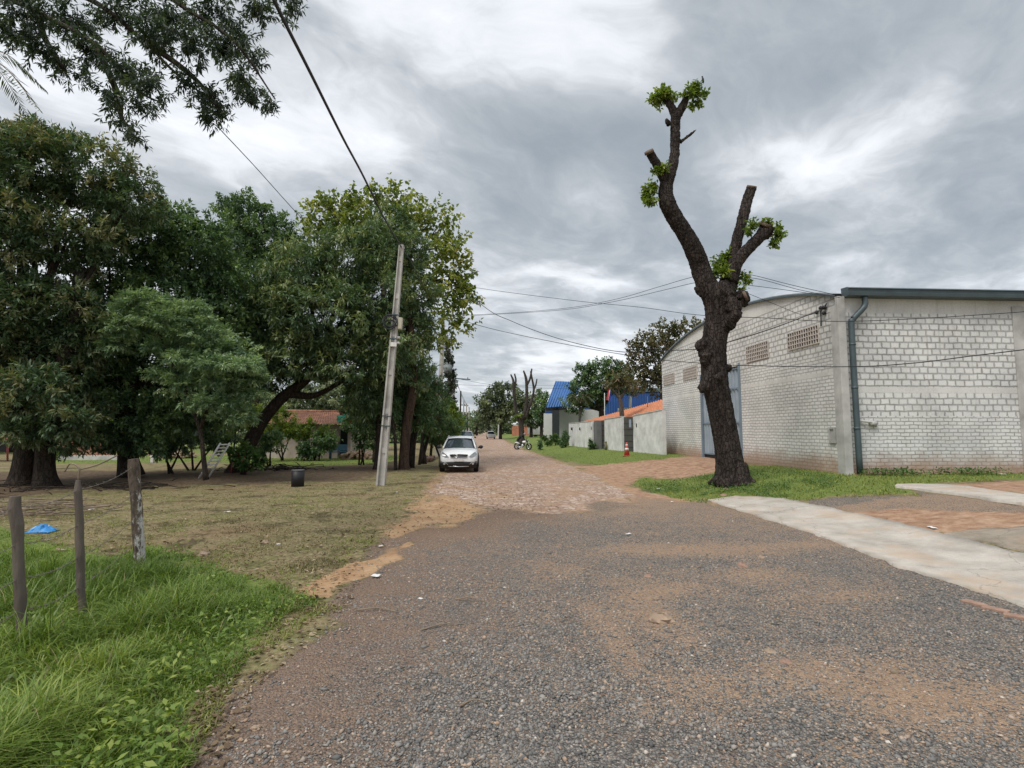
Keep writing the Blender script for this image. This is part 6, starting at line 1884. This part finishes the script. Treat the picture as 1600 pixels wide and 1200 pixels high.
# ------------------------------------------------------------------ grass, weeds, leaf litter and loose stones
def scatter(n, key=None, rmin=1.5, rmax=30, a0=-60, a1=60, test=None):
    """points thinning out with distance from the camera's spot, kept where test holds"""
    a = np.radians(rng.uniform(a0, a1, n)) + YAW
    r = np.exp(rng.uniform(math.log(rmin), math.log(rmax), n))
    x, y = r * np.sin(a), r * np.cos(a)
    k = np.ones(n, bool)
    if key is not None:
        k &= inside(x, y, key) + (vnoise(x * 3, y * 3, 7) - .5) * .5 > 0
    if test is not None:
        k &= test(x, y)
    return x[k], y[k]

def blades(name, x, y, h, wdt, bend, m, label, cat, seg=3, tint=None, zoff=-.01, dirbias=None):
    n = len(x)
    z = H(x, y) + zoff
    a = rng.uniform(0, 2 * math.pi, n)
    if dirbias is not None:
        a = np.where(rng.random(n) < .28, dirbias + rng.normal(size=n) * .7, a)
    d = np.stack([np.cos(a), np.sin(a), 0 * a], 1)
    s = np.stack([-np.sin(a), np.cos(a), 0 * a], 1)
    b0 = np.stack([x, y, z], 1)
    V = []
    for i in range(seg + 1):
        t = i / seg
        c = b0 + d * (h * bend * t ** 2)[:, None] + np.array([0, 0, 1.0]) * (h * (t - .42 * bend * t ** 2.2))[:, None]
        ww = (wdt * (1 - t ** 2 * .92) * (.6 + .4 * min(1, t * 4)))[:, None] * .5
        V.append(c - s * ww); V.append(c + s * ww)
    V = np.stack(V, 1)
    k = 2 * (seg + 1)
    base = (np.arange(n) * k)[:, None]
    F = np.concatenate([base + np.array([[2 * i, 2 * i + 1, 2 * i + 3, 2 * i + 2]]) for i in range(seg)])
    tn = np.clip(.45 + rng.normal(size=n) * .2, 0, .93) if tint is None else tint
    o = np_mesh(name, V.reshape(-1, 3), F, m, base=(0, 0, 0), attrs={'tint': np.repeat(tn, k)}, smooth=True)
    return tag(o, label, cat, kind='stuff')

tx, ty = scatter(170000, 'tall', 1.8, 14, -64, -4)
hh = rng.uniform(.08, .38, len(tx)) * (0.2 + 1.7 * fbm(tx * 2.2, ty * 2.2, 77, 3) ** 1.3)
edge = np.clip(inside(tx, ty, 'tall') / .8, .25, 1)
hh = hh * edge
tn = np.clip(.15 + .6 * fbm(tx * .9, ty * .9, 5, 3) + rng.normal(size=len(tx)) * .16, 0, .93)
blades('tall_grass', tx, ty, hh, rng.uniform(.006, .014, len(tx)), rng.uniform(.3, 1.35, len(tx)), M_GRASS, 'lush tall green grass around the fence posts', 'grass', 4, tn, dirbias=R(-20))
kx = rng.random(len(tx)) < .045
blades('dry_stalks', tx[kx], ty[kx], hh[kx] * 1.1, rng.uniform(.004, .010, kx.sum()), rng.uniform(.3, 1.2, kx.sum()), M_DRY, 'dry stalks among the tall green grass', 'grass', 4, dirbias=R(-20))
# the mown verge: dry stubble with greener tufts
def verge_test(x, y):
    return (inside(x, y, 'gravel') < -.02 + (vnoise(x * 2.2, y * 2.2, 12) - .5) * .5) & (inside(x, y, 'tall') < .05) & (inside(x, y, 'cobble') < -.3) & (x < 2) & (inside(x, y, 'sandl') < 0) & (inside(x, y, 'sandr') < 0)
vx, vy = scatter(210000, None, 3.5, 26, -62, 4, verge_test)
gsel = fbm(vx * .8, vy * .8, 15, 4) + rng.normal(size=len(vx)) * .05
g_ = gsel > .53
g_ = g_ | ((inside(vx, vy, 'tall') > -.55) & (rng.random(len(vx)) < .6))
soil = fbm(vx * 1.4, vy * 1.4, 63, 5)
kp = rng.random(len(vx)) < np.clip((soil - .40) * 7, .08, 1)
vx, vy, g_, soil = vx[kp], vy[kp], g_[kp], soil[kp]
dtn = np.clip(.1 + 1.1 * (fbm(vx * .6, vy * .6, 88, 4) - .2) + rng.normal(size=len(vx)) * .2, 0, .93)
blades('dry_grass', vx[~g_], vy[~g_], rng.uniform(.015, .075, (~g_).sum()), rng.uniform(.006, .018, (~g_).sum()), rng.uniform(.5, 1.6, (~g_).sum()), M_DRY, 'straw coloured mown grass on the left verge', 'grass', 2, dtn[~g_])
blades('short_grass', vx[g_], vy[g_], rng.uniform(.02, .07, g_.sum()), rng.uniform(.006, .014, g_.sum()), rng.uniform(.3, 1.1, g_.sum()), M_TURF, 'green tufts in the mown left verge', 'grass', 2)
lx, ly = scatter(120000, None, 13, 60, -20, 60, lambda x, y: ((inside(x, y, 'lawn') > -.2) | (inside(x, y, 'mound') + (fbm(x * 1.5, y * 1.5, 3, 3) - .5) * 1.2 > 0)))
blades('lawn_grass', lx, ly, rng.uniform(.03, .11, len(lx)), rng.uniform(.012, .03, len(lx)), rng.uniform(.2, 1.0, len(lx)), M_TURF, 'green lawn on the right before the walls and tree', 'grass', 2)
yx, yy = scatter(40000, 'yardlawn', 18, 60, -60, 0)
blades('yard_grass', yx, yy, rng.uniform(.04, .10, len(yx)), rng.uniform(.02, .04, len(yx)), rng.uniform(.2, 1.0, len(yx)), M_TURF, 'bright green yard lawn behind the left trees', 'grass', 2)
# broad leaved weeds round the lopped tree and along the wall foot
def weeds(name, x, y, label, L=.09, Wd=.05, hmax=.16, m=M_WEED):
    n = len(x)
    p = np.stack([x, y, H(x, y) + rng.uniform(.0, hmax, n)], 1)
    d = unit(np.stack([rng.normal(size=n), rng.normal(size=n), rng.uniform(-.1, .9, n)], 1))
    V = leaf_quads(p, d, unit(np.array([0, 0, 1.0]) + rng.normal(size=d.shape) * .3), L * rng.uniform(.6, 1.3, n), Wd * rng.uniform(.6, 1.3, n))
    o = np_mesh(name, V.reshape(-1, 3), np.arange(4 * n).reshape(-1, 4), m, base=(0, 0, 0), attrs={'tint': np.repeat(rng.uniform(.1, .85, n), 4)})
    return tag(o, label, 'weeds', kind='stuff')
wx, wy = scatter(50000, None, 13, 24, 8, 40, lambda x, y: (inside(x, y, 'mound') > 0) & (fbm(x * 1.6, y * 1.6, 3, 4) > .50) & (np.hypot(x - TB[0], y - TB[1]) < 2.9))
ux_, uy_ = scatter(26000, 'tall', 2.0, 12, -62, -4)
ku = fbm(ux_ * 1.8, uy_ * 1.8, 91, 3) > .52
weeds('ground_cover', ux_[ku], uy_[ku], 'broad leaved weeds mixed into the tall grass', .06, .028, .14, M_GRASS)
weeds('weeds', wx, wy, 'low leafy weeds round the lopped tree base', .055, .030, .09)
n = 5200
wx = rng.uniform(XW + .3, XW + 13, n); wy = YW - .2 - np.abs(rng.normal(size=n)) * .35
k = fbm(wx * .7, wy * .7, 8, 3) > .45
weeds('wall_weeds', wx[k], wy[k], 'leafy weeds along the brick side wall foot', .09, .045, .20)
# fallen leaves
fx, fy = scatter(16000, None, 3, 22, -62, 10, lambda x, y: (inside(x, y, 'gravel') < .25) & (x < 2) & (inside(x, y, 'tall') < .1))
n = len(fx)
p = np.stack([fx, fy, H(fx, fy) + .012], 1)
d = unit(np.stack([rng.normal(size=n), rng.normal(size=n), rng.normal(size=n) * .25], 1))
V = leaf_quads(p, d, unit(np.array([0, 0, 1.0]) + rng.normal(size=d.shape) * .35), rng.uniform(.03, .085, n), rng.uniform(.015, .04, n))
o = np_mesh('fallen_leaves', V.reshape(-1, 3), np.arange(4 * n).reshape(-1, 4), M_LITTER, base=(0, 0, 0), attrs={'tint': np.repeat(rng.uniform(0, .92, n), 4)})
tag(o, 'dry fallen leaves strewn over the left verge', 'leaves', kind='stuff')
# loose crushed stones: angular chips lying on the gravel
def chips(name, x, y, size, tint, label):
    n = len(x)
    oct_ = np.array([(1, 0, 0), (0, 1, 0), (-1, 0, 0), (0, -1, 0), (0, 0, 1), (0, 0, -1.0)])
    v = oct_[None] * (1 + rng.uniform(-.35, .35, (n, 6, 1))) + rng.uniform(-.3, .3, (n, 6, 3))
    v = v * size[:, None, None] * np.stack([rng.uniform(.7, 1.3, n), rng.uniform(.6, 1.0, n), rng.uniform(.4, .75, n)], 1)[:, None]
    a = rng.uniform(0, 2 * math.pi, n); ca_, sa_ = np.cos(a)[:, None], np.sin(a)[:, None]
    vx_ = v[..., 0] * ca_ - v[..., 1] * sa_; vy_ = v[..., 0] * sa_ + v[..., 1] * ca_
    z = H(x, y) + (fbm(x * 1.7, y * 1.7, 21, 4) - .5) * .05 * np.clip(1 - np.hypot(x, y) / 60, 0, 1)
    V = np.stack([vx_ + x[:, None], vy_ + y[:, None], v[..., 2] + (z + size * .12)[:, None]], 2)
    f = np.array([(0, 1, 4), (1, 2, 4), (2, 3, 4), (3, 0, 4), (1, 0, 5), (2, 1, 5), (3, 2, 5), (0, 3, 5)])
    F = (f[None] + (np.arange(n) * 6)[:, None, None]).reshape(-1, 3)
    o = np_mesh(name, V.reshape(-1, 3), F, M_STONE, base=(0, 0, 0), attrs={'tint': np.repeat(tint, 6)})
    return tag(o, label, 'gravel', kind='stuff')
cx, cy = scatter(150000, None, 1.7, 13, -50, 58, lambda x, y: inside(x, y, 'gravel') + (vnoise(x * 4, y * 4, 3) - .5) * .4 > 0)
thin = fbm(cx * .9, cy * .9, 55, 4)
gmk = ground_masks(cx, cy)
k = rng.random(len(cx)) < np.clip((thin - .30) * 4.5, .10, 1) * np.clip(1.15 - .9 * gmk['m_dust'], .35, 1) * np.clip(gmk['m_gravel'], 0, 1)
cx, cy = cx[k], cy[k]
sz = rng.gamma(5, .0022, len(cx)).clip(.004, .026)
tn = np.clip(rng.beta(2, 2.6, len(cx)) + .22 * gmk['m_dust'][k] + .18 * gmk['m_brown'][k], 0, .95); tn = np.where(rng.random(len(cx)) < .02, rng.uniform(.9, 1, len(cx)), np.minimum(tn, .93))
chips('gravel', cx, cy, sz, tn, 'loose grey crushed stones scattered over the road')
